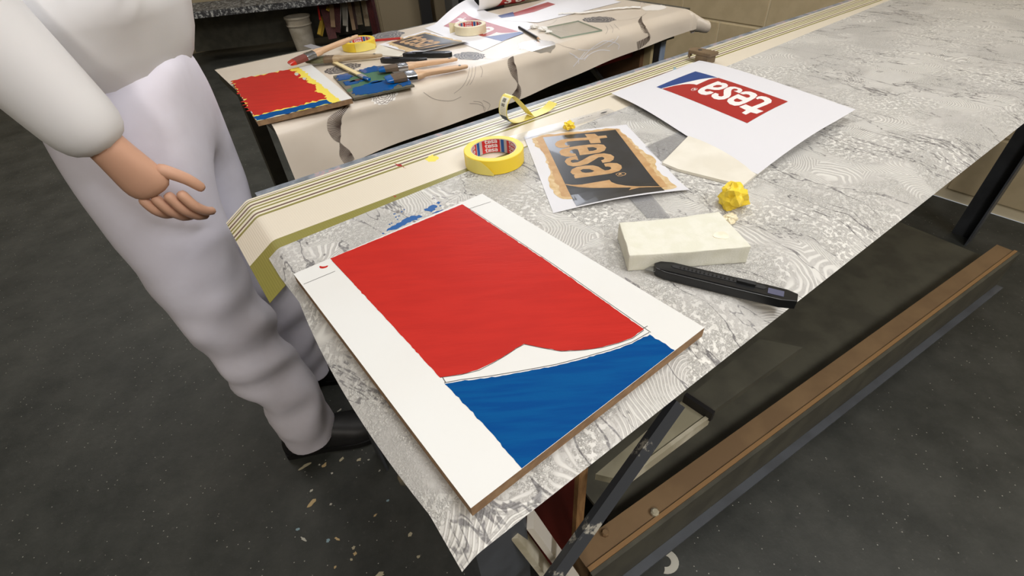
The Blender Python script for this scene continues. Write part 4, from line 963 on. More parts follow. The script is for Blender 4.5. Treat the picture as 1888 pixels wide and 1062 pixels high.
MB().prism([p[:2] for p in pp], Z2, .8052).build('board', 'palette_board', pal)
MB().prism(rough([p[:2] for p in [(-0.3915,1.3482,0.8050),(-0.3341,1.2027,0.8050),(-0.2814,1.1989,0.8050),(-0.2387,1.2717,0.8050),(-0.2773,1.3489,0.8050),(-0.3300,1.4059,0.8050),(-0.3625,1.3459,0.8050)]], .006, .01, 2), .8050, .8055).build('green_smear', 'paint_green', pal)
pm = MB()
for i, pts in enumerate(([(-0.4199,1.3597,0.8050),(-0.3969,1.3731,0.8050),(-0.3735,1.3439,0.8050),(-0.3853,1.3193,0.8050),(-0.4039,1.3146,0.8050)], [(-0.3538,1.2350,0.8050),(-0.3097,1.2883,0.8050),(-0.2683,1.2874,0.8050),(-0.2432,1.2641,0.8050),(-0.2548,1.2128,0.8050),(-0.2935,1.1938,0.8050),(-0.3377,1.1880,0.8050)], [(-0.3684,1.3905,0.8050),(-0.3336,1.4272,0.8050),(-0.2977,1.4079,0.8050),(-0.3171,1.3730,0.8050),(-0.3482,1.3614,0.8050)], [(-0.3919,1.2986,0.8050),(-0.3613,1.3047,0.8050),(-0.3494,1.2801,0.8050),(-0.3744,1.2687,0.8050)], [(-0.2423,1.2469,0.8050),(-0.2177,1.2668,0.8050),(-0.2111,1.2440,0.8050),(-0.2304,1.2276,0.8050)])):
    pm.prism(rough([p[:2] for p in pts], .003, .006, i), .8050, .8066)
pm.build('blue_paint', 'paint_blue_wet', pal)
rnd = random.Random(12); a4 = [Vector(p) for p in pp]
for i in range(12):
    u_, v_ = rnd.uniform(.1, .9), rnd.uniform(.12, .9); q = (a4[0]*(1-u_)+a4[3]*u_)*(1-v_)+(a4[1]*(1-u_)+a4[2]*u_)*v_
    MB().prism(cspline(blob(q.x, q.y, rnd.uniform(.010, .024), rnd.uniform(.004, .009), R(34)+rnd.uniform(-.3, .3), 9, .4, i), 3), .8052, .8056+.0005*(i % 3)).build('paint_dab', ('paint_blue_wet', 'paint_green', 'paint_blue_wet', 'plank_brown')[i % 4], pal)

def brush(label, loc, rz, tilt=0, L=.215, W=.036, bm_='bristle_dark', tip='paint_blue_wet', handle='wood_pale', ferr='steel', roll=0):
    """flat varnish brush; bristle tip at local x=0, handle end at x=L"""
    b = thing('paintbrush', label, 'paintbrush', loc, rz, 'paintbrushes on the rear bench'); b.rotation_euler = (roll, -tilt, rz)
    tl = .016; bl_ = .046; fl = .026
    def ell(x0, secs, m, nm, n=16, sm=True):
        mb = MB(); vs = []; fs = []
        for x, wy, hz in secs:
            for k in range(n):
                a = 2*math.pi*k/n; c, s = math.cos(a), math.sin(a); e = .55
                vs.append((x, wy*math.copysign(abs(c)**e, c), hz*math.copysign(abs(s)**e, s)))
        for i in range(len(secs)-1):
            for k in range(n): fs.append((i*n+k, i*n+(k+1)%n, (i+1)*n+(k+1)%n, (i+1)*n+k))
        fs += [tuple(range(n))[::-1], tuple((len(secs)-1)*n+k for k in range(n))]
        mb.add(vs, fs); return mb.build(nm, m, b, local=True, smooth=sm)
    w2 = W/2
    ell(0, [(0, w2*.78, .0025), (.004, w2*.95, .004), (tl, w2, .006)], tip, 'paint_tip')
    ell(0, [(tl, w2*.98, .0062), (tl+.02, w2, .0072), (tl+bl_*.75, w2*.96, .0075)], bm_, 'bristles')
    f0 = tl+bl_*.75
    ell(0, [(f0, w2, .0078), (f0+.004, w2*1.02, .0084), (f0+.006, w2, .0078), (f0+.012, w2*1.02, .0084), (f0+.014, w2, .0078), (f0+fl, w2, .0078)], ferr, 'ferrule')
    h0 = f0+fl
    hd = ell(0, [(h0, w2*1.0, .0072), (h0+.012, w2*.95, .0078), (h0+.024, w2*.5, .0072), (h0+.04, w2*.42, .0068), (h0+(L-h0)*.6, w2*.52, .0062), (L-.02, w2*.44, .0048), (L-.004, w2*.34, .004), (L, w2*.2, .003)], handle, 'handle')
    MB().lathe([(.0035, 0), (.0035, .0004)], 12, (L-.022, 0, .0052)).build('hanging_hole', 'graphite', b, local=True)
    return b
def vec(p): return Vector(p)
def place_brush(a, b_, **k):
    a, b_ = Vector(a), Vector(b_); L = (b_-a).length
    brush(loc=a, rz=math.atan2(b_.y-a.y, b_.x-a.x), tilt=math.asin((b_.z-a.z)/L), L=L, **k)
place_brush((-0.2738,1.2579,0.8155), (-0.0737,1.3451,0.8095), label='blue-tipped paintbrush with pale handle, nearest to the front edge of rear bench', roll=.15)
place_brush((-0.3075,1.3479,0.8155), (-0.1037,1.4193,0.8095), label='blue-tipped paintbrush with pale handle, just behind the front one')
place_brush((-0.5380,1.4993,0.8140), (-0.3244,1.5166,0.8095), label='worn paintbrush with olive bristles lying before the yellow tape roll', bm_='bristle_olive', tip='bristle_olive', handle='wood_worn', ferr='brown_metal', W=.04)
place_brush((-0.5681,1.4448,0.8220), (-0.3925,1.5636,0.8550), label='red-tipped paintbrush with raised pale handle beside the yellow tape roll', bm_='bristle_red', tip='paint_red_wet', W=.04)
# thin stick brush
sa, sb_ = Vector((-0.3190,1.2802,0.8120)), Vector((-0.4674,1.5057,0.8060)); sk = thing('paint_stick', 'flat wooden stirring stick with a blue tip lying across the palette', 'stick', sa)
MB().bar(sa+(sb_-sa)*.12, sb_, .012, .004).build('stick', 'wood_stick', sk)
MB().tube([sa, sa+(sb_-sa)*.04, sa+(sb_-sa)*.125], [(.004, .003), (.006, .004), (.0064, .0028)], 10).build('blue_tip', 'paint_blue_wet', sk, smooth=True)
MB().bar(sa+(sb_-sa)*.126, sa+(sb_-sa)*.24, .0128, .0046).build('pale_band', 'scraper', sk)
# scraper, pencils, card, strips
o = MB().prism([p[:2] for p in [(-0.5871,1.6483,0.8220),(-0.5675,1.6624,0.8220),(-0.5063,1.5999,0.8220),(-0.5120,1.5586,0.8220)]], .821, .8216).build('scraper_blade', 'scraper', loc=(-0.5757,1.7110,0.8000)); 
sc = o; tag(o, 'grey plastic scraper blade resting on the ferrule of red-tipped paintbrush', 'scraper')
def rod(name, label, cat, a, b_, r, m, tipm, leadm):
    a, b_ = Vector(a), Vector(b_); o = thing(name, label, cat, a); d = (b_-a)
    MB().tube([a, a+d*.9], r, 6).build('barrel', m, o); MB().tube([a+d*.9, a+d*.98], [r*.95, r*.3], 8).build('wood_tip', tipm, o); MB().tube([a+d*.98, b_], [r*.3, r*.08], 6).build('lead', leadm, o); return o
rod('pencil', 'red pencil lying between yellow tape roll and gold printed sheet', 'pencil', (-0.3921,1.7261,0.8050), (-0.2910,1.7317,0.8050), .0038, 'pencil_red', 'wood_pale', 'graphite')
rod('pencil', 'black pencil lying beside the glass plate on rear bench', 'pencil', (0.0858,1.7650,0.8050), (0.1389,1.5834,0.8050), .0042, 'black_plastic', 'wood_pale', 'graphite')
o = MB().prism([p[:2] for p in [(-0.3583,1.5652,0.8010),(-0.3692,1.6886,0.8010),(-0.3507,1.6699,0.8010),(-0.2661,1.5521,0.8010),(-0.2803,1.5267,0.8010)]], .8004, .8012).build('white_card', 'whiteboard', loc=(-0.3246,1.6088,0.8000)); tag(o, 'small white card beside the yellow tape roll on rear bench', 'card')
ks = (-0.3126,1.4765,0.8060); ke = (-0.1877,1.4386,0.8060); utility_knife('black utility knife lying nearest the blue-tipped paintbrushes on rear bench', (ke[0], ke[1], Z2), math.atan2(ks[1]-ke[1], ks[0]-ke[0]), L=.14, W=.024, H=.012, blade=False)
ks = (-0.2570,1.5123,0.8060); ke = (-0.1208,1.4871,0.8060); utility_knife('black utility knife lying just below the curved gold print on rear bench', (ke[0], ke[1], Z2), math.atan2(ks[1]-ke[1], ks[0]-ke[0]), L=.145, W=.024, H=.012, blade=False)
p = (-0.4206,1.6416,0.8000); tape_roll((p[0], p[1]+.02, Z2), 'yellow masking tape roll on the rear bench beside the red pencil', 'yellow_tape', dict(a=(262, 330), m='yellow_tab', tear=.5, lift=.006), rz=R(8))
# white logo sheet, gold sheet, masking tape
ws = [Vector(p) for p in [(-0.2359,1.8713,0.8010),(-0.0377,1.5195,0.8010),(0.1510,1.7955,0.8010),(-0.0728,2.1738,0.8010)]]
def zws(x, y):
    a, d = ws[0], (ws[3]-ws[0]); d.z = 0; n = Vector((-d.y, d.x, 0)).normalized()*-1; s = (Vector((x, y, 0))-Vector((a.x, a.y, 0))).dot(n); q = (Vector((x, y, 0))-Vector((a.x, a.y, 0))).dot(d.normalized())/d.length
    return .8006+.035*max(0, 1-s/.10)**2*max(0, math.sin(min(max(q, .2), 1.25)*math.pi*.72-.45))
def fws(u, v):
    p = (ws[0]*(1-u)+ws[1]*u)*(1-v)+(ws[3]*(1-u)+ws[2]*u)*v; p.z = zws(p.x, p.y); return p
wsh = thing('printed_sheet', 'white sheet with a red and blue logo under the cream masking tape roll', 'paper', ws[0])
sheet('paper', fws, lerp_grid(0, 1, 20, 0, 1, 16), .0003, 'paper_lit', wsh)
wq = [(-0.1707,1.8835,0.8010),(-0.1033,2.0410,0.8010),(0.0973,1.6973,0.8010),(0.0237,1.6150,0.8010)]
logo(wsh, quadmap(*wq, z=.0003, zf=zws), 'print_red', 'print_blue', 'print_white', 'print_white', [(0, [1.88*i/12 for i in range(1, 12)]), (1, [.25, .5, .75])], ring=False)
g2 = [Vector(p) for p in [(-0.3656,1.6875,0.8010),(-0.2218,1.5284,0.8010),(-0.0711,1.6162,0.8010),(-0.2321,1.8299,0.8010)]]
def zg2(x, y):
    a, d = g2[1], (g2[2]-g2[1]); d.z = 0; n = Vector((-d.y, d.x, 0)).normalized(); s = (Vector((x, y, 0))-Vector((a.x, a.y, 0))).dot(n)
    return .8012+.006*max(0, 1-s/.08)**2
def fg2(u, v):
    p = (g2[0]*(1-u)+g2[1]*u)*(1-v)+(g2[3]*(1-u)+g2[2]*u)*v; p.z = zg2(p.x, p.y); return p
gsh = thing('printed_sheet', 'small sheet with black logo and gold letters beside black knives on rear bench', 'paper', g2[0])
sheet('paper', fg2, lerp_grid(0, 1, 12, 0, 1, 12), .0003, 'paper_lit', gsh)
gq = [(-0.3255,1.6964,0.8010),(-0.2284,1.7900,0.8010),(-0.0808,1.6060,0.8010),(-0.2078,1.5482,0.8010)]
fq = quadmap(*gq, z=.0003, zf=zg2); cq_ = [(0, [1.88*i/10 for i in range(1, 10)]), (1, [.33, .66])]
MB().sheetpoly([rough([(-.12, -.12), (-.1, 1.1), (1.5, 1.1), (1.7, .9), (1.7, .2), (1.5, -.2)], .03, .1, 3)], fq, cq_).build('gold_margin', 'gold_wash', gsh)
logo(gsh, lambda x, y: (lambda p: (p[0], p[1], p[2]+.00015))(fq(x, y)), 'print_black', 'print_black', 'gold_paint', 'gold_paint', cq_, ring=False)
p = (-0.0736,1.7471,0.8000); tape_roll((p[0], p[1]+.01, .8016), 'cream masking tape roll standing on the white logo sheet', 'masking_tape', dict(a=(100, 172), m='masking_tape', tear=-.35, lift=.016), rz=R(4))
# glass plate
gp_ = [(0.1543,1.7324,0.8040),(0.2024,1.5956,0.8040),(0.3380,1.6518,0.8040),(0.2863,1.8012,0.8040)]
gt = thing('glass_plate', 'square clear glass plate lying beside the black pencil on rear bench', 'glass', gp_[0])
MB().prism([p[:2] for p in gp_], Z2+.0002, .8043).build('pane', 'glass', gt)
ge = MB()
for i in range(4):
    a, b_ = Vector(gp_[i]), Vector(gp_[(i+1) % 4]); ge.bar((a.x, a.y, .8024), (b_.x, b_.y, .8024), .0012, .0036)
ge.build('ground_edge', 'glass_edge', gt)
# crumpled foil and tissue by the pencil, torn strip of paper
for i, (p, r_) in enumerate((((0.1352,1.7579,0.8000), .012), ((0.1594,1.7122,0.8000), .014), ((0.1749,1.6780,0.8000), .009))):
    crumple('crumpled_film', ('crumpled bit of clear film nearest the tip of white sheet', 'largest crumpled bit of clear film beside black pencil', 'small crumpled bit of film touching the glass plate side')[i], (p[0], p[1], Z2+.0002), r_, 'tissue', 20+i, 'film', .45)
tp = [Vector(p) for p in [(0.2364,1.9297,0.8030),(0.2744,1.9255,0.8030),(0.3215,1.9181,0.8030),(0.3714,1.9285,0.8030),(0.4327,1.9447,0.8030),(0.4817,1.9463,0.8030),(0.5302,1.9381,0.8030)]]
path = spline([tuple(q) for q in tp], 5); rnd = random.Random(4)
ts = MB(); ts.tube([(q[0]+rnd.uniform(-.002, .002), q[1]+rnd.uniform(-.002, .002), .8035+rnd.uniform(0, .002)) for q in path], [(rnd.uniform(.004, .010), rnd.uniform(.0018, .003)) for q in path], 8)
o = ts.build('torn_strip', 'tissue', loc=path[0]); tag(o, 'torn white strip of paste lying behind the glass plate', 'strip')
# clear film sheet with logo, rising in a curl at the far edge of the bench
fa0 = Vector((0.0340,1.9516,0.8000)); fa1 = Vector((0.4788,2.2183,0.8000)); fdir = (fa1-fa0).normalized(); fnn = Vector((-fdir.y, fdir.x, 0)); FL = .62
under = thing('printed_sheet', 'white sheet with blue and red print under the curled clear film', 'paper', fa0)
up = [(0.0136,1.9136,0.8000), (0.1543,1.8323,0.8000), (0.4908,2.0746,0.8000), (0.3671,2.4233,0.8000)]
uq = [Vector(p) for p in up]
def fun(u, v): p = (uq[0]*(1-u)+uq[1]*u)*(1-v)+(uq[3]*(1-u)+uq[2]*u)*v; p.z = .8010; return p
sheet('paper', fun, lerp_grid(0, 1, 4, 0, 1, 4), .0003, 'paper_lit', under)
MB().prism([p[:2] for p in [(0.0213,1.9879,0.8010),(0.0791,2.0352,0.8010),(0.0812,1.9576,0.8010),(0.0339,1.9464,0.8010)]], .8011, .8013).build('printed_end', 'print_blue', under)
MB().prism([p[:2] for p in [(0.0812,1.9576,0.8010),(0.0782,2.0158,0.8010),(0.2230,2.1726,0.8010),(0.2468,2.1189,0.8010),(0.1558,2.0076,0.8010)]], .8011, .8013).build('printed_field', 'print_red', under)
fc0, fc1 = Vector((-0.0283,2.0395,0.8000)), Vector((0.2996,2.2670,0.8000)); fd_ = (fc1-fc0); fd_.z = 0; FLn = fd_.length*1.25; fd_.normalize(); fn_ = Vector((-fd_.y, fd_.x, 0))
def ffilm(s, q):
    a = -R(90)+q*R(215); r = .036+.012*s/FLn*2
    wob = 1+.10*noise.noise(Vector((s*18, q*2.2, 1.3)))
    c = fc0+fd_*s+fn_*(.062); return Vector((c.x, c.y, .8016+r*1.02))+fn_*(-r*wob*math.sin(a+R(90)))+Vector((0, 0, r*wob*math.sin(a)))
flm = thing('plastic_film', 'curled sheet of milky film with red logo standing at rear bench back edge', 'film', (fc0.x, fc0.y, .801))
sheet('film', ffilm, lerp_grid(0, FLn, 26, 0, 1, 22), .0003, 'film', flm)
def fflogo(X, Y):
    s = .06+X*.12; q = .08+(Y)*.42; p = ffilm(s, q); c = fc0+fd_*s+fn_*.062; cc = Vector((c.x, c.y, .8016+.055)); return p+(p-cc).normalized()*.0006
MB().sheetpoly([[(0.15, -.1), (.45, .75), (.8, 1.0), (1.7, 1.0), (1.2, -.1)]], fflogo, [(0, [.1*i for i in range(1, 17)]), (1, [.2*i for i in range(0, 6)])]).build('printed_field', 'print_red', flm)
b = MB()
for k, lp in enumerate(([L_S], [L_E, L_EH])):
    x0 = min(p[0] for p in lp[0])
    def f(x, y, k=k, x0=x0):
        p = Vector(fflogo(.45+.45*k+(x-x0)*1.1, .15+y*.8)); s = .06; return p+(p-Vector((fc0.x, fc0.y, .85))).normalized()*.0
    ff2 = lambda x, y: (lambda X, Y: (lambda p, c: p+(p-c).normalized()*.0012)(ffilm(.06+X*.12, .08+Y*.42), Vector(((fc0+fd_*(.06+X*.12)+fn_*.062).x, (fc0+fd_*(.06+X*.12)+fn_*.062).y, .8566)))) (.48+.42*k+(x-x0)*1.0, .15+y*.75)
    b.sheetpoly([[(p[0], p[1]) for p in l] for l in lp], ff2, [(1, [.3, .5, .7])])
b.build('printed_lettering', 'print_white', flm)

# ------------------------------------------------------------------ far background: low storage rack with leaning timber
bgd = Vector((-1.05, 5.0, 0))
rk = thing('storage_rack', 'low paint-splattered rack in the background with timber stored under it', 'rack', (-1.4, 5.7, 0))
r0, r1 = Vector((-1.9772,5.0273,0.4088)), Vector((-1.1690,5.1991,0.4060))
rd = (r1-r0); rd.z = 0; rd.normalize(); rn = Vector((-rd.y, rd.x, 0)); r0 = r0-rd*.9; r1 = r1+rd*.06
def rp_(s, n, z): q = Vector((r0.x, r0.y, 0))+rd*s+rn*n; return (q.x, q.y, z)
RL = (Vector((r1.x, r1.y, 0))-Vector((r0.x, r0.y, 0))).length; zb = (r0.z+r1.z)/2
def rbox(s0, s1, n0, n1, z0, z1, nm, m): return MB().prism([rp_(s, n, 0)[:2] for s, n in ((s0, n0), (s1, n0), (s1, n1), (s0, n1))], z0, z1).build(nm, m, rk)
rbox(0, RL, 0, .55, zb, zb+.05, 'rack_top', M['splatter'])
rbox(0, RL, .5, .55, .05, zb-.001, 'back_board', 'bench_dark'); rbox(0, .05, .05, .1, 0, zb-.001, 'leg', 'dark_post'); rbox(RL-.05, RL, .05, .1, 0, zb-.001, 'leg', 'plank_red')
# planks: (top pixel, bottom pixel, width, material, label)
planks = [((-1.6401,5.3090,0.3779), (-1.6177,5.1937,0.2885), .012,'paint_stick_red','thin red stick leaning in the rack beside the white bucket'), ((-1.6322,5.3107,0.2719), (-1.6644,5.1838,0.1641), .022,'plank_yellow','yellow lath leaning in the rack, left of two'), ((-1.6168,5.3139,0.2563), (-1.6507,5.1867,0.1436), .022,'plank_yellow','yellow lath leaning in the rack, right of two, tilted left'),
 ((-1.5900,5.3196,0.3820), (-1.5544,5.2072,0.1328), .06,'plank_red','broad dark red plank leaning in the rack beside yellow laths'), ((-1.5448,5.3292,0.3684), (-1.5339,5.2115,0.3431), .022,'plank_yellow','short yellow block end behind the broad dark red plank'), ((-1.5196,5.3346,0.3704), (-1.5191,5.2147,0.2228), .03,'plank_tan','tan plank standing between the two dark red planks'), ((-1.4751,5.3440,0.3705), (-1.4981,5.2191,0.1738), .05,'plank_red','upright dark red panel standing behind white stick'),
 ((-1.4318,5.3533,0.3843), (-1.4764,5.2238,0.1619), .013,'plank_white','white stick standing before the upright dark red panel'), ((-1.4028,5.3594,0.3815), (-1.4107,5.2377,0.2204), .03,'plank_grey','grey lath standing between the two white sticks'), ((-1.3762,5.3651,0.3879), (-1.4046,5.2390,0.1682), .013,'plank_white','white stick standing beside the grey lath'),
 ((-1.3568,5.3692,0.3860), (-1.3401,5.2527,0.1847), .025,'plank_tan','tan lath leaning between white stick and brown lath'), ((-1.3265,5.3756,0.3875), (-1.3156,5.2579,0.1820), .02,'plank_brown','brown lath leaning before the beige planks'), ((-1.2951,5.3823,0.3935), (-1.2842,5.2646,0.2068), .05,'plank_beige','wide beige plank leaning in the rack, left of two'), ((-1.2256,5.3971,0.3913), (-1.2104,5.2803,0.1988), .035,'plank_beige','narrow beige plank leaning in the rack, right of two'), ((-1.1715,5.4086,0.3860), (-1.1482,5.2935,0.1158), .05,'plank_brown','dark brown plank leaning at right end of the rack'), ((-1.1221,5.4191,0.3812), (-1.1130,5.3010,0.1119), .04,'plank_red','dark red plank at the very right end of the rack')]

for i, (a, b_, wd, m, lab) in enumerate(planks):
    a, b_ = Vector(a), Vector(b_); k_ = ((i*2) % 5)*.022*rn
    o = MB().bar(a+k_, b_+k_+(b_-a)*.12, wd*1.35, .012, tuple(-rn)).build('plank', m, loc=b_); tag(o, lab, 'plank')
# bucket
bk = Vector((-1.8417,5.2340,0.0000)); bu = thing('bucket', 'off-white plastic bucket on the floor left of leaning timber', 'bucket', (bk.x, bk.y, 0))
MB().lathe([(.088, .002), (.112, .30), (.120, .302), (.120, .318), (.110, .318), (.085, .012), (.001, .012)], 28, (bk.x, bk.y, 0)).build('shell', 'bucket', bu, smooth=True)
MB().lathe([(.1135, .24), (.1175, .243), (.1175, .25), (.1135, .253)], 28, (bk.x, bk.y, 0)).build('rim_band', 'bucket', bu, smooth=True)
# rags
for i, (p, r_, m, lab) in enumerate((((-1.3628,5.8635,0.0400), .055, 'rag_black', 'black heap of cloth in front of the beige planks'), ((-1.6215,5.8385,0.0200), .05, 'rag_green', 'green cloth lying in front of white sticks'), ((-1.4997,5.7045,0.0200), .06, 'rag_black', 'black heap of cloth nearest the rear workbench edge'), ((-1.1689,5.8108,0.0800), .06, 'rag_black', 'dark cloth lying by the beige cupboard side'), ((-1.6303,5.1700,0.0600), .05, 'rag_black', 'dark cloth lying on the floor beside bucket'))):
    crumple('rag', lab, (p[0], p[1], .002), r_, m, 30+i, 'cloth', .7)
# cupboards and posts against the back wall
def upright(name, label, cat, x0, x1, y, d, m, h=1.7, depth=.4, ang=12, parts=()):
    pass
def cup(name, label, cat, pa, pb, m, h, depth):
    a, b_ = Vector(pa), Vector(pb); d = (b_-a); d.z = 0; d.normalize(); n = Vector((-d.y, d.x, 0)); mb = MB()
    t_ = thing(name, label, cat, ((a.x+b_.x)/2, (a.y+b_.y)/2, 0))
    MB().prism([(a.x, a.y), (b_.x, b_.y), (b_.x+n.x*depth, b_.y+n.y*depth), (a.x+n.x*depth, a.y+n.y*depth)], .06, h).build('carcass', m, t_)
    w_ = Vector((b_.x-a.x, b_.y-a.y, 0)).length
    q0, q1 = a+d*(.04*w_), b_-d*(.04*w_)
    MB().prism([(q0.x-n.x*.018, q0.y-n.y*.018), (q1.x-n.x*.018, q1.y-n.y*.018), (q1.x-n.x*.002, q1.y-n.y*.002), (q0.x-n.x*.002, q0.y-n.y*.002)], .09, h-.03).build('door', m, t_)
    MB().prism([(a.x+n.x*.02, a.y+n.y*.02), (b_.x+n.x*.02, b_.y+n.y*.02), (b_.x+n.x*depth*.9, b_.y+n.y*depth*.9), (a.x+n.x*depth*.9, a.y+n.y*depth*.9)], 0, .0595).build('plinth', 'dark_post', t_)
cup('cupboard', 'beige cupboard in the background behind the dark cloth', 'cupboard', (-0.9227,4.5069,0.4291), (-0.5877,4.5905,0.3926), 'panel_beige', 1.5, .3)
cup('cupboard', 'narrow beige cupboard between the black steel posts', 'cupboard', (-0.4697,4.6199,0.3798), (-0.3767,4.6431,0.3697), 'panel_beige', 1.5, .3)
cup('locker', 'grey metal locker behind the rear bench next to the black one', 'locker', (-0.2865,4.0156,0.4756), (-0.2360,4.0281,0.4701), 'locker_grey', 1.6, .3)
cup('locker', 'black metal locker behind the curled clear film', 'locker', (-0.2282,4.0301,0.4692), (0.0951,4.1107,0.4340), 'locker_black', 1.6, .3)
for pa, wd, lab in (((-0.5196,4.3574,0.4297), .085, 'broad black steel post between the two beige cupboards'), ((-0.3357,4.4033,0.4097), .05, 'slim black steel post beside the grey locker')):
    a = Vector(pa); o = MB().box((a.x, a.y, .9), (wd, .06, 1.8), R(14)).build('steel_post', 'dark_post', loc=(a.x, a.y, 0)); tag(o, lab, 'post')


# window in the right wall that the daylight comes through (frame only, the light stands in its opening)
wf = MB()
for a0, b0, a1, b1_ in ((2.48, 1.17, 4.5, 1.17), (2.48, 2.27, 4.5, 2.27)): wf.bar(rm(S1-.02, a0, b0), rm(S1-.02, a1, b1_), .05, .05)
for v in (2.5, 4.48): wf.bar(rm(S1-.02, v, 1.17), rm(S1-.02, v, 2.27), .05, .05)
tag(wf.build('window_1', 'plank_white'), kind='structure')

# ------------------------------------------------------------------ the painter standing at the left end of the benches
def skin(verts, edges, radii, root, levels=2):
    me = bpy.data.meshes.new('tmp'); me.from_pydata([tuple(v) for v in verts], edges, [])
    o = bpy.data.objects.new('tmp', me); COL.objects.link(o)
    md = o.modifiers.new('s', 'SKIN'); md.use_smooth_shade = True
    sd_ = me.skin_vertices[0].data
    for i, r in enumerate(radii):
        sd_[i].radius = r if isinstance(r, tuple) else (r, r); sd_[i].use_root = (i == root)
    sb = o.modifiers.new('u', 'SUBSURF'); sb.levels = levels; sb.render_levels = levels
    dg = bpy.context.evaluated_depsgraph_get(); dg.update()
    m2 = bpy.data.meshes.new_from_object(o.evaluated_get(dg))
    vs = [v.co.copy() for v in m2.vertices]; fs = [tuple(p.vertices) for p in m2.polygons]
    bpy.data.objects.remove(o); bpy.data.meshes.remove(me); bpy.data.meshes.remove(m2)
    return vs, fs
PH = R(12); FW = Vector((math.cos(PH), math.sin(PH), 0)); RT = Vector((math.sin(PH), -math.cos(PH), 0))      # facing, and the painter's right (towards the camera)
PC = Vector((-.655, .905, 0))
def bp(f, r, z): return PC+FW*f+RT*r+Vector((0, 0, z))
pr = thing('person', 'person in white painter trousers and black shoes standing at the left bench ends', 'person', PC)
AN = {1: bp(.058, .130, .085), -1: bp(.035, -.115, .085)}
WF = {1: .05, -1: -.08}
def chain(pts): return [p for p, r in pts], [(i, i+1) for i in range(len(pts)-1)], [r for p, r in pts]
body = MB()
V = [bp(0, 0, .97), bp(0, 0, 1.10), bp(.005, 0, 1.26), bp(0, 0, 1.40), bp(-.005, 0, 1.475), bp(.005, 0, 1.53), bp(.018, 0, 1.60), bp(.015, 0, 1.67), bp(.105, 0, 1.575)]
Rr = [(.15, .11), (.14, .10), (.155, .11), (.13, .09), (.055, .055), (.058, .062), (.072, .088), (.074, .088), (.012, .012)]
Ed = [(0,1),(1,2),(2,3),(3,4),(4,5),(5,6),(6,7)]
V = V[:8]; Rr = Rr[:8]
for s_ in (1, -1):
    k = len(V); V += [bp(.0, .095*s_, .90), bp(.02, .105*s_, .50), AN[s_]+Vector((0, 0, .02))]; Rr += [.085, .058, .040]; Ed += [(0, k), (k, k+1), (k+1, k+2)]
    k = len(V); V += [bp(0, .165*s_, 1.40), bp(-.03 if s_ > 0 else -.09, .235*s_, 1.13), bp(WF[s_], .235*s_, .90)]; Rr += [.058, .042, .030]; Ed += [(3, k), (k, k+1), (k+1, k+2)]
body.add(*skin(V, Ed, Rr, 0))
nose = [(bp(.088, 0, 1.625), .010), (bp(.102, 0, 1.60), .012), (bp(.108, 0, 1.585), .014), (bp(.092, 0, 1.575), .010)]
body.add(*skin(*chain(nose), 0, 1))
for s_ in (1, -1):
    ear = [(bp(.0, .074*s_, 1.585), .012), (bp(-.004, .083*s_, 1.605), .016), (bp(-.004, .083*s_, 1.625), .015)]; body.add(*skin(*chain(ear), 0, 1))
    wr_ = bp(WF[s_], .235*s_, .90); dn2 = (wr_-bp(-.03 if s_ > 0 else -.09, .235*s_, 1.13)).normalized(); 
    palm = [(wr_-dn2*.05, (.026, .028)), (wr_-dn2*.01, (.024, .028)), (wr_+dn2*.03, (.020, .036)), (wr_+dn2*.075, (.018, .040))]; body.add(*skin(*chain(palm), 0, 2))
    for q, (off, ln) in enumerate(((.028, .070), (.010, .080), (-.009, .075), (-.026, .060))):
        b0 = wr_+dn2*.07+FW*off; inn = -RT*s_
        fin = [(b0, .009), (b0+dn2*ln*.45, .0088), (b0+dn2*ln*.75+inn*ln*.22, .0082), (b0+dn2*ln*.9+inn*ln*.5, .0072)]; body.add(*skin(*chain(fin), 0, 1))
    b0 = wr_+dn2*.025+FW*.028; th_ = [(b0, .012), (b0+dn2*.03+FW*.022-RT*s_*.008, .0105), (b0+dn2*.06+FW*.024-RT*s_*.02, .0085)]; body.add(*skin(*chain(th_), 0, 1))
bo_ = body.build('body', 'skin', pr); smooth_by_angle(bo_.data, R(180))
tr_ = MB()
V = [bp(0, 0, 1.03), bp(0, 0, .93)]; Rr = [(.162, .122), (.168, .128)]; Ed = [(0, 1)]
for s_ in (1, -1):
    k = len(V); a = AN[s_]
    V += [bp(.0, .1*s_, .84), bp(.0, .112*s_, .55), bp(.015, .118*s_, .32), a+FW*-.008+Vector((0, 0, .10)), a+FW*-.004+Vector((0, 0, -.015)), a+FW*-.004+Vector((0, 0, -.028)), a+FW*-.004+Vector((0, 0, -.034))]; Rr += [.112, .088, .078, .076, .078, .080, .080]; Ed += [(1, k)]+[(k+q, k+q+1) for q in range(6)]
vs, fs = skin(V, Ed, Rr, 1, 3)
vs = [v+FW*.022*noise.noise(Vector((v.x*9+3, v.y*9, v.z*16)))*min(1, max(0, (.75-v.z)/.4))+RT*.018*noise.noise(Vector((v.x*10, v.y*10+5, v.z*18)))*min(1, max(0, (.8-v.z)/.4)) for v in vs]
vs = [Vector((v.x, v.y, max(v.z, .022))) for v in vs]
o = tr_.add(vs, fs).build('trousers', 'trouser', pr); smooth_by_angle(o.data, R(180))
V = [bp(0, 0, .90), bp(0, 0, 1.10), bp(.005, 0, 1.27), bp(0, 0, 1.405), bp(-.003, 0, 1.46)]; Rr = [(.205, .165), (.195, .155), (.195, .15), (.165, .12), (.078, .075)]; Ed = [(0,1),(1,2),(2,3),(3,4)]
for s_ in (1, -1):
    k = len(V); V += [bp(0, .150*s_, 1.385), bp(-.03 if s_ > 0 else -.09, .235*s_, 1.14), bp(WF[s_]-.003, .2355*s_, .905)]; Rr += [.088, .066, .050]; Ed += [(3, k), (k, k+1), (k+1, k+2)]
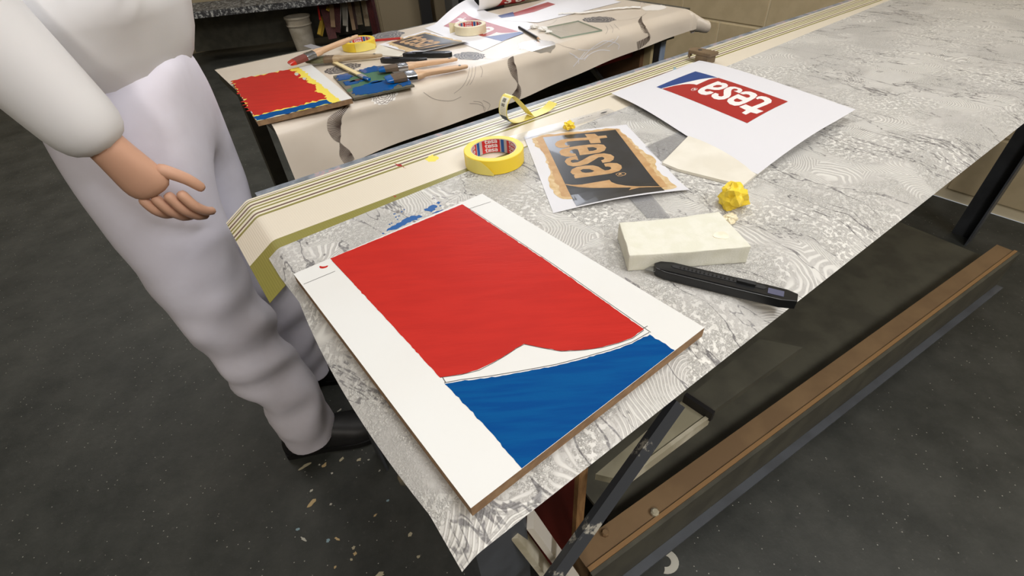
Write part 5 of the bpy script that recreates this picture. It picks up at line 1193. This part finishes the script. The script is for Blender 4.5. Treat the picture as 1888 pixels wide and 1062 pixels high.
o = MB().add(*skin(V, Ed, Rr, 2)).build('shirt', 'shirt', pr); smooth_by_angle(o.data, R(180))
def shoe(s_):
    a = AN[s_]; g0 = Vector((a.x, a.y, 0)); b = MB(); vs = []; fs = []; n = 18
    secs = [(-.085, .026, .050), (-.07, .036, .072), (-.03, .038, .088), (.02, .040, .090), (.06, .046, .074), (.11, .052, .060), (.15, .047, .052), (.175, .034, .042), (.188, .014, .030)]
    for x, wy, h in secs:
        for k in range(n):
            q = 2*math.pi*k/n; c, sn = math.cos(q), math.sin(q)
            yy = wy*math.copysign(abs(c)**.7, c); zz = .016+(h-.016)*max(0, sn)**.8 if sn > 0 else .016
            p = g0+FW*x+RT*yy+Vector((0, 0, zz)); vs.append(p)
    for i in range(len(secs)-1):
        for k in range(n): fs.append((i*n+k, i*n+(k+1) % n, (i+1)*n+(k+1) % n, (i+1)*n+k))
    fs += [tuple(range(n)), tuple((len(secs)-1)*n+k for k in range(n))]
    sh_ = b.add(vs, fs).build('shoe', 'shoe', pr, smooth=True)
    out = [(x, wy+.004) for x, wy, h in secs]+[(x, -wy-.004) for x, wy, h in secs[::-1]]
    MB().prism([(g0+FW*x+RT*y)[:2] for x, y in cspline(out, 2)], .0005, .0175).build('sole', 'sole', sh_)
shoe(1); shoe(-1)
# face and hair
for s_ in (1, -1):
    e = bp(.092, .031*s_, 1.625); b = MB(); bm = bmesh.new(); bmesh.ops.create_uvsphere(bm, u_segments=14, v_segments=8, radius=.011); bm.verts.index_update()
    ey = b.add([v.co+e-FW*.006 for v in bm.verts], [tuple(v.index for v in f.verts) for f in bm.faces]).build('eye', 'eye_white', pr, smooth=True); bm.free()
    b = MB(); bm = bmesh.new(); bmesh.ops.create_uvsphere(bm, u_segments=12, v_segments=6, radius=.006); bm.verts.index_update()
    b.add([v.co+e-FW*.0002 for v in bm.verts], [tuple(v.index for v in f.verts) for f in bm.faces]).build('iris', 'iris', ey, smooth=True); bm.free()
o = MB().tube([bp(.080, -.024, 1.550), bp(.092, 0, 1.549), bp(.080, .024, 1.550)], [.004, .006, .004], 8).build('mouth', 'lip', pr, smooth=True)
vs, fs = skin([bp(.01, 0, 1.70), bp(-.02, 0, 1.66), bp(-.035, 0, 1.60)], [(0, 1), (1, 2)], [(.080, .092), (.083, .085), (.074, .06)], 1, 2)
o = MB().add(vs, fs).build('hair', 'hair', pr); smooth_by_angle(o.data, R(180))
